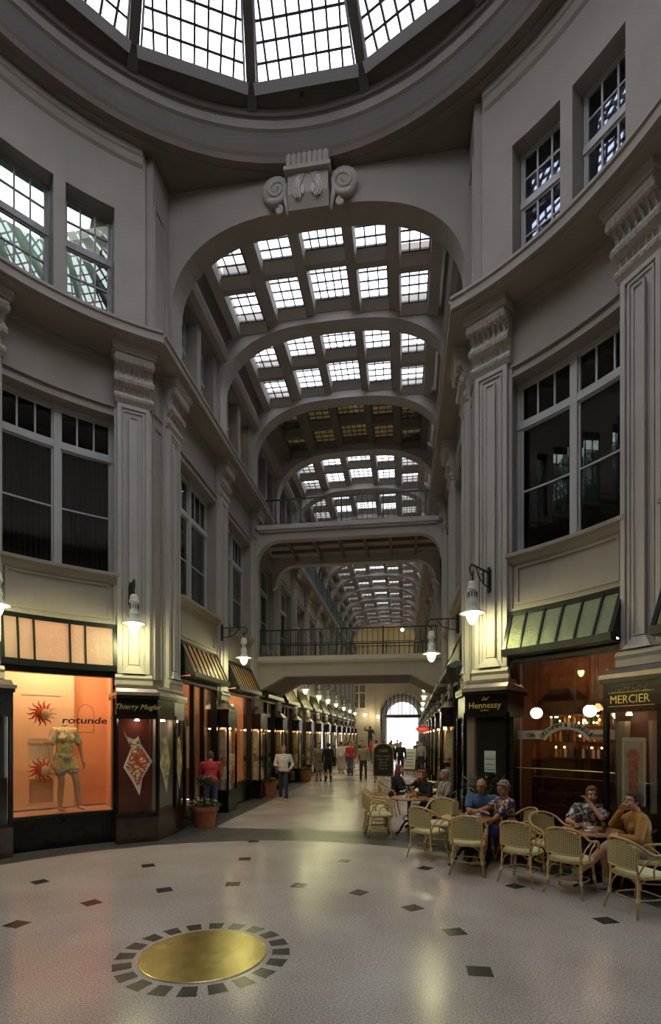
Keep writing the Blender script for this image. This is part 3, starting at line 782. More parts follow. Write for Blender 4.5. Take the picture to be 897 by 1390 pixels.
# ---------------------------------------------------------------- shopfronts
def Mroom(name, c): return M(name, c, .8, ns=2, na=.06)
SPOTE = M('lit_spotlight', (1, 1, 1), .4, em=(1, .72, .44), es=150)
SPOTL = M('lit_soft_spotlight', (1, 1, 1), .4, em=(1, .72, .44), es=85)
def shopfront(name, label, w_, R, awn, nb, tglass, room, rcol, light, gz0=.55, bars=None, door=False, depth=1.2, zs=3.3, mull=None, spec=None, lz=3.88):
    t = T(name, label, 'shopfront')
    f = MB(R=R)
    f.box(-w_, -w_ + .06, -.2, .06, 0, zs); f.box(w_ - .06, w_, -.2, .06, 0, zs)
    f.box(-w_, w_, -.1, .06, zs - .12, zs)
    f.box(-w_, w_, awn - .08, awn + .04, zs - .02, zs + .09); f.box(-w_ + .0, w_, -.1, awn, zs - .03, zs + .0)
    f.box(-w_, w_, .0, .07, Z_SP - .06, Z_SP + .02)
    for q in (mull or []): f.box(q - .035, q + .035, -.06, .05, gz0 if not door else 0, zs)
    f.box(-w_, w_, -.1, .03, gz0 - .03, gz0 + .03)
    # sloped bars
    y0, y1 = .04, awn
    bs = bars if bars is not None else [-w_ + 2 * w_ * i / nb for i in range(nb + 1)]
    for x in [-w_ + .03] + [b for b in bs if abs(b) < w_ - .03] + [w_ - .03]:
        h = .016 if abs(x) < w_ - .04 else .035
        f.prism([(y1 - .03, zs + .05), (y1 + .03, zs + .05), (y0 + .03, Z_SP - .02), (y0 - .03, Z_SP - .02)], x - h, x + h, n=1)
    f.build('frame', BLKG, t)
    for sg in (-1, 1):
        c = MB(R=R); x = sg * (w_ - .015)
        c.prism([(0, zs), (awn, zs + .05), (.03, Z_SP)], x - .012, x + .012, n=1); c.build('side_cheek', BLKG, t)
    g = MB(R=R); g.prism([(y1 - .004, zs + .06), (y1 + .004, zs + .06), (y0 + .004, Z_SP - .03), (y0 - .004, Z_SP - .03)], -w_ + .03, w_ - .03); g.build('sloped_transom_glass', tglass, t)
    g = MB(R=R); g.box(-w_ + .05, w_ - .05, -.03, -.022, gz0, zs - .1); g.build('display_glass', CGLS if light else GLS, t)
    p = MB(R=R); p.box(-w_, w_, -.1, .05, .0, gz0 - .02); p.box(-w_, w_, .05, .08, .02, .06); p.build('plinth', BLK, t)
    if room:
        r = MB(R=R); d = -depth
        r.box(-w_, w_, d - .05, d, gz0 - .05, 4.1, 0); r.box(-w_, w_, d, -.1, gz0 - .06, gz0 - .02, 1); r.box(-w_, w_, d, -.12, 4.0, 4.06, 0)
        r.box(-w_ - .03, -w_ + .02, d, -.2, gz0, 4.05, 0); r.box(w_ - .02, w_ + .03, d, -.2, gz0, 4.05, 0)
        if spec: spec(r, w_, d)
        r.build('display_interior', [rcol, M('pale_display_floor', (.62, .45, .33), .6), M('cream_panel', (.86, .70, .46), .8), M('merchandise_dark', (.10, .07, .06), .8), M('merchandise_pale', (.7, .62, .5), .8)], t)
        for x, y in light:
            l = MB(R=R); l.lathe([(.0, 0), (.06, 0), (.075, .08), (0, .08)], 8, c=(x, y, lz)); l.build('spotlight', SPOTL if lz < 3.8 else SPOTE, t)
    return t
def merch(seed):
    def fn(r, w_, d):
        rr = random.Random(seed)
        x = -w_ + .15
        for i in range(6):
            ww = rr.uniform(.12, .28); h = rr.uniform(.5, 1.5); y = rr.uniform(-.9, -.4); z = rr.choice([.56, .56, 1.2])
            r.box(x, x + ww * .7, y, y + .12, z, z + h, rr.choice([3, 4, 2])); x += ww + .08
            if x > w_ - .3: break
        r.box(-w_ + .1, w_ - .1, -.9, -.7, 2.5, 2.53, 4)
    return fn
def curtain_room(r, w_, d): pass
def shops():
    orange = Mroom('orange_display_wall', (.84, .46, .26)); warm = Mroom('warm_white_display_wall', (.80, .62, .42)); brown = Mroom('brown_interior', (.16, .07, .035))
    def left_spec(r, w_, d):
        r.box(-.42, .58, d + .12, d + .18, .57, 3.6, 2); r.box(-w_ + .02, w_ - .02, d, d + .06, .57, 2.45, 0)
    loc, rz = rot_frame(-RB0)
    t = shopfront('shopfront', 'mannequin shop window with orange lit interior and pale textured transom, left side', WR, RW, .14, 5, Mfrost('pale_textured_glass', (.72, .60, .46), (.95, .9, .8), .25), True, orange,
                  [(-.45, -.5), (.05, -.55), (.5, -.5), (-.4, -.4), (.3, -.4)], lz=3.6, gz0=.57, bars=[.68, .43, -.15, -.41], zs=3.22, depth=1.35, spec=left_spec)
    t.location = loc; t.rotation_euler.z = rz
    # shop lettering on the glass
    blk = M('black_lettering', (.01, .01, .01), .5)
    text('rotunde', 'glass_lettering', blk, t, (-.42, .0, 2.23), .17, shear=.12, sx=1.4, off=.003)
    a = MB(); a.tube([(-.44 + .14 * math.cos(R_(x)), .0, 2.38 + .2 * math.sin(R_(x))) for x in range(0, 181, 12)], .004, 4); a.box(-.584, -.576, 0, .004, 2.06, 2.38); a.box(-.304, -.296, 0, .004, 2.06, 2.38); a.box(-.58, -.30, 0, .004, 2.06, 2.068)
    a.build('arch_emblem', blk, t)
    loc, rz = rot_frame(-RB0 - RBS)
    t = shopfront('shopfront', 'shopfront beyond the left picture edge', WR, RW, .14, 5, TGL, True, warm, [(0, -.5)], depth=1.2); t.location = loc; t.rotation_euler.z = rz
    loc, rz = rot_frame(RB0 + RBS)
    t = shopfront('shopfront', 'dark cafe window beyond the right picture edge', WR, RW, .3, 6, TGLG, False, brown, []); t.location = loc; t.rotation_euler.z = rz
    # passage
    A = shopfront('shopfront', 'shop doorway with striped sloping transom, first on the left of the passage', WP, None, .36, 8, TGL, True, Mroom('reddish_interior', (.42, .20, .12)), [(-.4, -.6), (.5, -.6)], gz0=.35, door=True, mull=[-.25, .35], spec=merch(3), depth=1.2)
    B = shopfront('shopfront', 'orange lit shop window with striped sloping transom, second on the left of the passage', WP, None, .36, 9, TGL, True, orange, [(-.4, -.6), (.5, -.6)], gz0=.62, spec=None)
    Cc = shopfront('shopfront', 'x', WP, None, .36, 9, TGLG, True, brown, [(-.3, -.6)], gz0=.55, mull=[0], spec=merch(5))
    D = shopfront('shopfront', 'x', WP, None, .36, 8, TGL, True, warm, [(-.6, -.6), (0, -.5), (.6, -.6)], gz0=.55, mull=[.2], spec=merch(11))
    ch = {id(x): CH(x) for x in (A, B, Cc, D)}; used = set()
    D2 = M('lit_bright_spotlight', (1, 1, 1), .4, em=(1, .85, .65), es=260)
    for q in D.children:
        if q.name.startswith('spotlight'): q.data.materials[0] = D2
    seq = {-1: [A, B, Cc, A, D, B, D, D, D, D, D, D, D], 1: [Cc, Cc, A, Cc, A, Cc, B, A, D, Cc, D, D, D]}
    for s in (-1, 1):
        for k in range(NB):
            p = seq[s][k]; loc, rz = pas_frame(s, BV(k))
            if id(p) in used: o = dup(p, ch=ch[id(p)])
            else: o = p; used.add(id(p))
            o.location = loc; o.rotation_euler.z = rz
            o['label'] = {(-1, 0): A['label'] if o is A else '', (-1, 1): B['label'] if o is B else ''}.get((s, k)) or ('%s shopfront along the %s passage wall, counted from the round hall' % (ORD[k], SIDE[s]))
            o['group'] = 'shopfronts of the passage'
shops()

# ---------------------------------------------------------------- cafe window on the right
def cafe():
    loc, rz = rot_frame(RB0)
    wood = M('warm_wood_panelling', (.34, .13, .045), .4, ns=5, na=.3)
    t = shopfront('shopfront', 'cafe window with green textured transom, globe lights inside and an arched lettering band', WR, RW, .30, 6, TGLG, False, wood, [1], gz0=.5, zs=3.34)
    t.location = loc; t.rotation_euler.z = rz
    r = MB()
    dk = M('dark_wood_interior', (.05, .02, .01), .5, ns=6, na=.3)
    r.vprism([(-1.0, -.15), (1.0, -.15), (3.0, -3.4), (-1.2, -3.4)], .0, .05, 1); r.vprism([(-1.0, -.3), (1.0, -.3), (3.0, -3.4), (-1.2, -3.4)], 3.95, 4.0, 0)
    r.box(-1.2, 3.0, -3.5, -3.4, 0, 4, 0)
    for a, b in ((-1.0, -1.2), (1.0, 3.0)): r.vprism([(a, -.15), (a + .06, -.15), (b + .06, -3.45), (b, -3.45)], 0, 4, 0)
    r.box(-1.0, 2.2, -2.3, -2.1, 0, 1.15, 1); r.box(-1.2, 3.0, -3.42, -3.38, 0, 1.45, 1)
    for a, b in ((-1.01, -1.21), (.99, 2.99)): r.vprism([(a, -.15), (a + .08, -.15), (b + .08, -3.45), (b, -3.45)], 0, 1.4, 1)
    r.box(.1, 2.5, -3.4, -3.2, 2.65, 2.72, 1); r.build('cafe_room', [wood, dk], t)
    sh = MB()
    for z in (1.5, 1.85, 2.2): sh.box(.15, 2.45, -3.4, -3.2, z, z + .02)
    sh.build('bottle_shelf', dk, t)
    hood = MB(M_=Matrix.Translation((1.16, 0, 0))); hood.vprism([(-.25, -2.6), (.75, -2.6), (.75, -1.9), (-.25, -1.9)], 2.55, 2.95, 0, [(.05, -2.4), (.45, -2.4), (.45, -2.1), (.05, -2.1)]); hood.vprism([(-.3, -2.65), (.8, -2.65), (.8, -1.85), (-.3, -1.85)], 2.42, 2.55)
    hood.build('bar_canopy', dk, t)
    rail = MB(R=RW); rail.tube([(-.86 + .1 * i, .02, 1.47) for i in range(18)], .009, 6); rail.build('brass_rail', M('gold_rail', (.75, .62, .2), .3, .8), t)
    band = MB(R=RW)
    cr = M('frosted_lettering_band', (.42, .38, .30), .6)
    band.box(-.84, -.36, 0, .003, 1.95, 2.09); band.box(.36, .84, 0, .003, 1.95, 2.09)
    pts = []
    n = 14
    for i in range(n):
        a0 = R_(155 - 130 * i / n); a1 = R_(155 - 130 * (i + 1) / n)
        q = [(r_ * math.cos(a), .0, 1.80 + r_ * .8 * math.sin(a)) for r_, a in ((.38, a0), (.38, a1), (.52, a1), (.52, a0))]
        q2 = [(x, .004, z) for x, y, z in q]
        band.add(q + q2, [[0, 1, 2, 3], [7, 6, 5, 4], [0, 1, 5, 4], [1, 2, 6, 5], [2, 3, 7, 6], [3, 0, 4, 7]])
    band.build('lettering_band', cr, t)
    lt = M('dark_lettering', (.02, .015, .01), .6)
    s = 'KULINAEL & MEPHISTO'
    for i, c in enumerate(s):
        if c == ' ': continue
        a = R_(148 - 116 * i / (len(s) - 1)); x = -.45 * math.cos(a); 
        yb = RW - math.sqrt(max(0, RW * RW - x * x))
        o = text(c, 'arc_letter', lt, t, (-x * -1, yb + .012, 1.80 + .43 * .8 * math.sin(a)), .09)
        o.location.x = .45 * math.cos(a) * -1 * -1
        o.rotation_euler = (R_(90), 0, R_(180)); 
        # lean each letter along the arc
        o.matrix_local = Matrix.Translation(o.location) @ Matrix.Rotation(R_(180), 4, 'Z') @ Matrix.Rotation(-(R_(90) - R_(180) + a) if False else (a - R_(90)) * .8, 4, 'Y') @ Matrix.Rotation(R_(90), 4, 'X')
        o.location.x = .45 * math.cos(a)
    text('Cafe', 'band_lettering', lt, t, (.6, .045, 1.985), .09, shear=.3); text('Restaurant', 'band_lettering', lt, t, (-.6, .045, 1.985), .09, shear=.3)
    fm = mat4(loc, rz)
    gl = M('lit_opal_globe', (1, 1, 1), .3, em=(1, .84, .52), es=5)
    for i, (x, y, z, lb) in enumerate(((1.12, -.9, 2.42, 'round lit opal globe lamp at the left inside the cafe window'), (.12, -.9, 2.42, 'round lit opal globe lamp in the middle right of the cafe window'), (-.36, -.9, 2.36, 'round lit opal globe lamp half hidden behind the right frame of the cafe window'))):
        g = T('globe_lamp', lb, 'lamp', fm @ Vector((x, y, z)), rz, 'globe lamps in the cafe')
        b = MB(); b.ball((0, 0, 0), .105, n=20); b.build('globe', gl, g, smooth=True)
        b = MB(); b.tube([(0, 0, .1), (0, 0, 1.5)], .008, 5); b.lathe([(0, .09), (.05, .09), (.03, .13), (0, .13)], 10); b.build('hanging_rod', BRASS, g)
    for i, (x, y, z, lb) in enumerate(((.20, -1.3, 2.50, 'small amber cone lamp right of the middle globe in the cafe'), (-.02, -1.6, 2.52, 'small amber cone lamp by the right edge inside the cafe'), (1.12, -2.9, 2.50, 'small lit cone lamp over the bar in the cafe'))):
        g = T('cone_lamp', lb, 'lamp', fm @ Vector((x, y, z)), rz)
        b = MB(); b.lathe([(.1, -.05), (.03, .06), (.0, .06), (.0, .05), (.025, .05), (.09, -.05)], 16); b.build('shade', M('amber_shade', (.8, .5, .2), .5, em=(1, .55, .2), es=1.2), g)
        b = MB(); b.ball((0, 0, -.04), .035); b.build('bulb', SPOTE, g); b = MB(); b.tube([(0, 0, .05), (0, 0, 1.3)], .006, 5); b.build('cord', IRON, g)
    # ceiling spots give the room its light
    for x, y in ((.5, -2.6), (1.7, -2.6), (.3, -1.5)):
        l = MB(); l.lathe([(0, 0), (.06, 0), (.07, .06), (0, .06)], 8, c=(x, y, 3.86)); l.build('ceiling_spotlight', M('lit_dim_spot', (1, 1, 1), .4, em=(1, .6, .3), es=26), t)
    for i in range(30):
        l = MB(); x = .25 + 2.1 * random.random(); z = random.choice((2.28, 2.33, 2.42, 2.0, 2.12, 1.75)); l.ball((x, -3.0 - .15 * random.random(), z), .022, n=6); l.build('bar_glint', M('glowing_bar_glint', (1, 1, 1), .4, em=(1, .6, .25), es=14), t)  # glowing beads stand for the small glints over the bar
    # bottles and glasses on the bar shelves
    mats = [M('amber_bottle', (.35, .12, .03), .1), M('green_bottle', (.03, .10, .04), .1), M('clear_bottle', (.6, .55, .45), .08), M('dark_bottle', (.03, .02, .02), .1), M('golden_bottle', (.6, .35, .08), .1)]
    protos = []
    for mm in mats:
        b = MB(); b.lathe([(0, 0), (.032, 0), (.034, .16), (.012, .2), (.011, .27), (0, .27)], 8); o = b.build('bottle', mm); protos.append(o)
    first = set()
    for zi, z in enumerate((1.52, 1.87, 2.22)):
        for j in range(20):
            p = random.choice(protos); o = p if id(p) not in first else p.copy()
            if id(p) in first: COL.objects.link(o)
            first.add(id(p))
            o.location = fm @ Vector((2.35 - .11 * j + random.uniform(-.02, .02), -3.3, z)); tag(o, '%s bottle from the left on the %s bar shelf inside the cafe' % (ORD[j], ('lowest', 'middle', 'top')[zi]), 'bottle', 'bottles on the %s bar shelf' % ('lowest', 'middle', 'top')[zi])
    for p in protos:
        if id(p) not in first: bpy.data.objects.remove(p)
cafe()

# ---------------------------------------------------------------- corner showcases and vitrines
DIMG = Mglass('showcase_glass', (.90, .90, .90), .03)
def poly_case(label, pts, back, rcol, sign, name='showcase', scarf=True):
    """glazed showcase wrapped round the corner; pts: outline in world coordinates at plinth level (open side), z bands"""
    ox, oy = pts[1]; t = T(name, label, 'showcase', (ox, oy, 0))
    L = lambda q: [(x - ox, y - oy) for x, y in q]
    cx = sum(p[0] for p in pts + back) / len(pts + back); cyy = sum(p[1] for p in pts + back) / len(pts + back)
    def inset(q, d):
        out = []; n = len(full_); 
        for x, y in q:
            i = full_.index((x, y)); p0 = full_[i - 1]; p1 = full_[(i + 1) % n]; ns_ = []
            for a, b in ((p0, (x, y)), ((x, y), p1)):
                ex, ey = b[0] - a[0], b[1] - a[1]; l = math.hypot(ex, ey); nx, ny = -ey / l, ex / l
                if nx * (cx - (a[0] + b[0]) / 2) + ny * (cyy - (a[1] + b[1]) / 2) < 0: nx, ny = -nx, -ny
                ns_.append((nx, ny))
            if i == 0: ns_ = [ns_[1]] * 2
            if i == len(pts) - 1: ns_ = [ns_[0]] * 2
            mx_, my_ = ns_[0][0] + ns_[1][0], ns_[0][1] + ns_[1][1]; l = math.hypot(mx_, my_); mx_ /= l; my_ /= l; k = 1 / max(.4, mx_ * ns_[0][0] + my_ * ns_[0][1])
            out.append((x + mx_ * d * k, y + my_ * d * k))
        return out
    full_ = pts + back
    full = pts + back
    m = MB(); m.vprism(L(full), 0, .47); m.build('plinth', WOODB, t)
    f = MB()
    f.vprism(L(inset(full, -.02)), .47, .55); f.vprism(L(inset(full, .0)), 2.32, 2.40); f.vprism(L(inset(full, .02)), 2.40, 2.70); f.vprism(L(inset(full, -.03)), 2.70, 2.76)
    for x, y in L(inset(pts, .02)): f.box(x - .03, x + .03, y - .03, y + .03, .5, 2.4)
    f.build('black_frame', BLK, t)
    g = MB(); ip = L(inset(pts, .03))
    for a, b in zip(ip[:-1], ip[1:]):
        g.add([(a[0], a[1], .55), (b[0], b[1], .55), (b[0], b[1], 2.33), (a[0], a[1], 2.33)], [[0, 1, 2, 3]])
    g.build('glass_panel', DIMG, t)
    c = MB(); ins = L(inset(full, .0)); c.vprism(L(inset(full, -.04)), 2.76, 2.82); c.vprism(L(inset(full, -.0)), 2.82, 2.9, pts1=L(inset(full, .06))); c.vprism(L(inset(full, .05)), 2.9, 2.96)
    c.build('bronze_cap', BRZ, t)
    i_ = MB(); bk = inset(full, .26)
    q = L(bk); i_.vprism(q, .55, 2.32); i_.build('lining', rcol, t)
    l = MB(); mx, my = (pts[0][0] + pts[1][0]) / 2 - ox, (pts[0][1] + pts[1][1]) / 2 - oy
    return t
def case_frame(a, b):
    """frame on the face running a->b (world), y outward towards the hall centre"""
    mx, my = (a[0] + b[0]) / 2, (a[1] + b[1]) / 2
    dx, dy = b[0] - a[0], b[1] - a[1]; l = math.hypot(dx, dy); nx, ny = -dy / l, dx / l
    if nx * (0 - mx) + ny * (3 - my) < 0: nx, ny = -nx, -ny
    rz = math.atan2(-nx, ny)
    return (mx, my, 0), rz, l
def cases():
    red = M('dark_red_lining', (.16, .03, .02), .7); dkl = M('black_lining', (.02, .018, .016), .7)
    LP = [(-3.42, 4.30), (-2.82, 4.74), (-2.80, 5.45), (-2.86, 6.05)]; LB = [(-3.2, 6.08), (-3.9, 4.9)]
    t = poly_case('corner showcase with dark red lining and silk scarves, gold script on its sign band', LP, LB, red, '')
    (mx, my, _), rz, l = case_frame(LP[0], LP[1]); e = E('sign_lettering', t, (mx - LP[1][0], my - LP[1][1], 0), rz)
    bpy.data.objects.remove(e)
    def put(t, A, B, s, z, size, shear=.3, name='sign_lettering', dx=0, sx=1):
        (mx, my, _), rz, l = case_frame(A, B); fr = mat4((mx, my, 0), rz); p = fr @ Vector((dx, .012, z)); q = t.location
        return text(s, name, GOLD, t, (p.x - q[0], p.y - q[1], z), size, rot=(90, 0, 180 + math.degrees(rz)), shear=shear, sx=sx)
    put(t, LP[0], LP[1], 'Thierry Mugler', 2.50, .135, .35)
    # scarves: printed silk squares hung by one corner
    sc = Mspots('scarf_print', [(.75, .72, .62), (.5, .05, .02), (.62, .12, .03), (.62, .35, .06), (.5, .07, .03), (.25, .12, .05)], 32, .5)
    brd = M('scarf_border', (.72, .70, .62), .6)
    for n_, (A, B, lb) in enumerate(((LP[0], LP[1], 'red and gold scarf with white border in the front pane of the corner showcase'), (LP[1], LP[2], 'yellow printed scarf hanging in the side pane of the corner showcase'), (LP[2], LP[3], 'pale printed scarf hanging in the far side pane of the corner showcase'))):
        (mx, my, _), rz, l = case_frame(A, B); sw = min(.30, l * .36)
        s = T('silk_scarf', lb, 'scarf', (mx, my, 0), rz, 'scarves in the corner showcase')
        def shp(k, y, dz=0):
            P = [(.28, 2.12), (.24, 2.0), (.06, 1.93), (-.02, 2.0), (-.06, 1.86), (-.30, 1.52), (-.10, 1.2), (-.04, .88), (.10, 1.15), (.28, 1.42), (.10, 1.84), (.2, 1.94)]
            c = (-.02, 1.52); return [((c[0] + (x - c[0]) * k) * sw / .30, c[1] + (z - c[1]) * k) for x, z in P]
        def cloth(P, y0, nm, mat):
            mm = MB(); n = len(P); c = (-.02 * sw / .3, 1.52)
            vs = [(x, y0 + .09 + .012 * math.sin(z * 17 + x * 9), z) for x, z in P] + [(c[0], y0 + .11, c[1])]
            vs2 = [(x, y - .008, z) for x, y, z in vs]
            fs = [[i, (i + 1) % n, n] for i in range(n)] + [[n + 1 + i, 2 * n + 1, n + 1 + (i + 1) % n] for i in range(n)] + [[i, n + 1 + i, n + 1 + (i + 1) % n, (i + 1) % n] for i in range(n)]
            mm.add(vs + vs2, fs); return mm.build(nm, mat, s)
        cloth(shp(1, 0), -.13, 'scarf_border', brd); cloth(shp(.84, 0), -.115, 'scarf_field', sc if n_ == 0 else Mspots('scarf_print_b', [(.65, .6, .3), (.4, .38, .2), (.6, .5, .12), (.3, .3, .25)], 14))
        sp = MB(); sp.lathe([(0, 0), (.05, 0), (.03, .03), (0, .03)], 8, c=(0, -.1, 2.285)); sp.build('clip_light', M('lit_case_light', (1, 1, 1), .4, em=(1, .72, .45), es=30), s)
    RP = [(3.48, 4.26), (2.84, 4.70), (2.80, 5.4), (2.86, 6.0)]; RB = [(3.2, 6.03), (3.9, 4.85)]
    t = poly_case('black cafe corner showcase with gold cognac lettering, left of the cafe window', RP[::-1][::-1], RB, dkl, '')
    put(t, RP[0], RP[1], 'Hennessy', 2.47, .15, 0); put(t, RP[0], RP[1], 'COGNAC', 2.42, .035, 0)
    (mx, my, _), rz, l = case_frame(RP[0], RP[1]); fr = mat4((mx, my, 0), rz)
    q = MB(M_=Matrix.Translation(Vector((-RP[1][0], -RP[1][1], 0))) @ fr)
    q.tube([(.05, .012, 2.60), (0, .012, 2.66), (-.04, .012, 2.62), (.03, .012, 2.61)], .006, 4); q.tube([(-.02, .012, 2.6), (-.08, .012, 2.66)], .006, 4); q.build('gold_emblem', GOLD, t)
    # paper notice inside the front pane
    n_ = T('notice_sheet', 'printed notice with blue and yellow stripes behind the cafe showcase pane', 'notice', fr @ Vector((-.08, -.02, 1.55)), rz)
    m = MB(); m.box(-.1, .1, -.01, -.006, -.16, .2); m.build('sheet', M('pale_paper', (.55, .58, .6), .7), n_)
    m = MB()
    for i in range(6): m.box(-.09, .09, -.006, -.004, -.13 + .045 * i, -.108 + .045 * i, i % 2)
    m.build('printed_stripe', [M('blue_print', (.15, .3, .5), .7), M('yellow_print', (.6, .55, .2), .7)], n_)
    plant((fr @ Vector((.02, -.10, .56))), 'leafy green plant standing inside the cafe corner showcase', h=.85, pot=.09)
    # face showcases of the outer pilasters
    for s, lb in ((-1, 'showcase at the left picture edge with bronze cap and brown plinth'), (1, 'cafe showcase right of the cafe window with champagne lettering and a long poster')):
        loc, rz = rot_frame(s * 59.7); t = T('showcase', lb, 'showcase', loc, rz)
        w_ = .42; d = .32
        m = MB(); m.box(-w_, w_, 0, d, 0, .5); m.build('plinth', WOODB if s < 0 else BLK, t)
        m = MB(); m.box(-w_, w_, 0, d, .5, .56); m.box(-w_, w_, 0, d, 2.32, 2.72); m.box(-w_ - .02, w_ + .02, 0, d + .03, 2.72, 2.78)
        for x in (-w_ + .03, w_ - .03): m.box(x - .03, x + .03, d - .06, d, .5, 2.4)
        m.build('black_frame', BLK, t)
        m = MB(); m.box(-w_ + .05, w_ - .05, d - .03, d - .025, .56, 2.33); m.build('glass_panel', DIMG, t)
        m = MB(); m.box(-w_ + .01, w_ - .01, 0, .1, .56, 2.32); m.build('lining', dkl, t)
        if s > 0:
            m = MB()
            for x in (-.24, .24):
                m.tube([(x, .14, 2.2), (x, .14, 1.0)], [.10, .08], 8)
            m.build('draped_fabric', M('grey_gold_drape', (.30, .26, .17), .6), t)
            m = MB(); m.lathe([(0, 0), (.04, 0), (.03, .03), (0, .03)], 8, c=(.1, .22, 2.28)); m.build('clip_light', M('lit_case_light', (1, 1, 1), .4, em=(1, .72, .45), es=45), t)
        m = MB(); m.box(-w_ - .04, w_ + .04, 0, d + .05, 2.78, 2.84); m.prism([(0, 2.84), (d + .02, 2.84), (d - .08, 2.93), (0, 2.95)], -w_, w_, n=1); m.build('bronze_cap', BRZ, t)
        if s > 0:
            text('MERCIER', 'sign_lettering', GOLD, t, (.02, d + .004, 2.44), .155, sx=.95); text('CHAMPAGNE', 'sign_lettering', M('dull_gold_lettering', (.25, .22, .07), .5), t, (.02, d + .004, 2.6), .085, sx=1.05)
            m = MB(); m.box(-.33, .33, d, d + .004, 2.585, 2.59); m.box(-.33, .33, d, d + .004, 2.4, 2.405); m.build('sign_rule', GOLD, t)
            fr = mat4(loc, rz); p = T('poster', 'tall narrow cream poster with a reddish ornamental panel inside the right cafe showcase', 'poster', fr @ Vector((-.0, .26, 1.1)), rz)
            m = MB(); m.box(-.17, .17, 0, .006, -.02, .88); m.build('paper', M('cream_paper', (.58, .55, .40), .7), p)
            m = MB(); m.box(-.13, .13, .006, .009, .10, .83, 0); m.box(-.07, .07, .009, .012, .14, .6, 1); m.lathe([(0, 0), (.075, 0), (.075, .004), (0, .004)], 16, c=(0, 0, 0)) if False else None
            m.plate([(.09 * math.cos(2 * math.pi * i / 18), .64 + .09 * math.sin(2 * math.pi * i / 18)) for i in range(18)], .009, .012, 1); m.box(-.14, .14, .006, .01, .02, .06, 1)
            m.build('printed_panel', [M('grey_green_print', (.38, .40, .28), .7, ns=14, na=.25), M('faded_red_print', (.42, .17, .10), .7, ns=18, na=.4)], p)
    # slim vitrines at the passage pilasters
    def vit(lining, light):
        t = T('vitrine', 'x', 'showcase')
        w_, d = .36, .34
        m = MB(); m.box(-w_, w_, 0, d, 0, .5); m.build('plinth', BLK, t)
        m = MB(); m.box(-w_, w_, 0, d, .5, .58); m.box(-w_, w_, 0, d, 2.22, 2.7); m.box(-w_ - .03, w_ + .03, 0, d + .03, 2.62, 2.68)
        for x in (-w_ + .025, w_ - .025):
            m.box(x - .025, x + .025, d - .05, d, .5, 2.3); m.box(x - .025, x + .025, 0, .05, .5, 2.3)
        m.build('black_frame', BLK, t)
        m = MB(); m.vprism([(-w_, 0), (w_, 0), (w_, d), (-w_, d)], 2.7, 2.86, 0, [(-w_ * .5, 0), (w_ * .5, 0), (w_ * .5, d * .6), (-w_ * .5, d * .6)]); m.ball((0, .14, 2.9), .05); m.build('bronze_cap', BRZ, t)
        m = MB(); m.box(-w_ + .03, w_ - .03, d - .028, d - .022, .58, 2.22)
        for x in (-w_ + .02, w_ - .02): m.box(x - .003, x + .003, .05, d - .05, .58, 2.22)
        m.build('glass_panel', CGLS, t)
        m = MB(); m.box(-w_ + .06, w_ - .06, 0.0, .08, .58, 2.22); m.box(-w_ + .06, w_ - .06, .08, d - .08, 1.35, 1.36)
        rr = random.Random(5)
        for i in range(10): x = -.25 + .055 * i; h = rr.uniform(.05, .2); m.box(x, x + .035, .15, .22, 1.36, 1.36 + h); m.box(x, x + .04, .18, .26, .58, .58 + h * 1.5)
        m.build('lit_display', lining, t)
        m = MB()
        for x in (-.2, 0, .2): m.vprism([(x - .08, .06), (x + .08, .06), (x + .07, .22), (x - .07, .22)], 1.45, 2.12); m.ball((x, .14, 2.12), .08, .07, .05, 8)
        m.box(-w_ + .06, w_ - .06, .1, .2, .6, 1.2)
        m.build('light_catching_goods', M('light_catching_goods', (.75, .6, .42), .7, ns=9, na=.35), t)  # pale goods added so the vitrine looks brighter from outside
        m = MB(); m.lathe([(0, 0), (.045, 0), (.05, .04), (0, .04)], 8, c=(0, .24, 2.17)); m.build('case_light', M('lit_vitrine_light', (1, 1, 1), .4, em=(1, .66, .32), es=120 * light), t)
        return t
    P = vit(M('warm_display_lining', (.62, .40, .22), .6), 1); ch = CH(P); used = False
    for s in (-1, 1):
        for k in range(1, NB + 1):
            loc, rz = pas_frame(s, PV(k)); o = P if not used else dup(P, ch=ch); used = True
            o.location = loc; o.rotation_euler.z = rz
            o['label'] = '%s black lit vitrine on the %s of the passage from the round hall' % (ORD[k - 1], SIDE[s])
            o['group'] = 'vitrines on the passage pilasters'
def leafmesh(mb, n, c, R, leaf=.06, rnd=None, flat=1.0, mi=0, up=.3):
    rnd = rnd or random
    for i in range(n):
        th = rnd.uniform(0, 2 * math.pi); ph = math.acos(rnd.uniform(-.4, 1)); r = R * rnd.uniform(.45, 1)
        p = Vector((c[0] + r * math.sin(ph) * math.cos(th), c[1] + r * math.sin(ph) * math.sin(th), c[2] + r * math.cos(ph) * flat))
        d = Vector((math.cos(th + rnd.uniform(-.8, .8)), math.sin(th + rnd.uniform(-.8, .8)), rnd.uniform(-.5, .8) + up)).normalized(); s = d.cross(Vector((0, 0, 1))).normalized(); l = leaf * rnd.uniform(.7, 1.3)
        a = p; b = p + d * l * .5 + s * l * .28; e = p + d * l; f = p + d * l * .5 - s * l * .28; m_ = p + d * l * .5 + Vector((0, 0, -.08 * l))
        mb.add([tuple(a), tuple(b), tuple(e), tuple(f), tuple(m_)], [[0, 1, 4], [1, 2, 4], [2, 3, 4], [3, 0, 4]], mi)
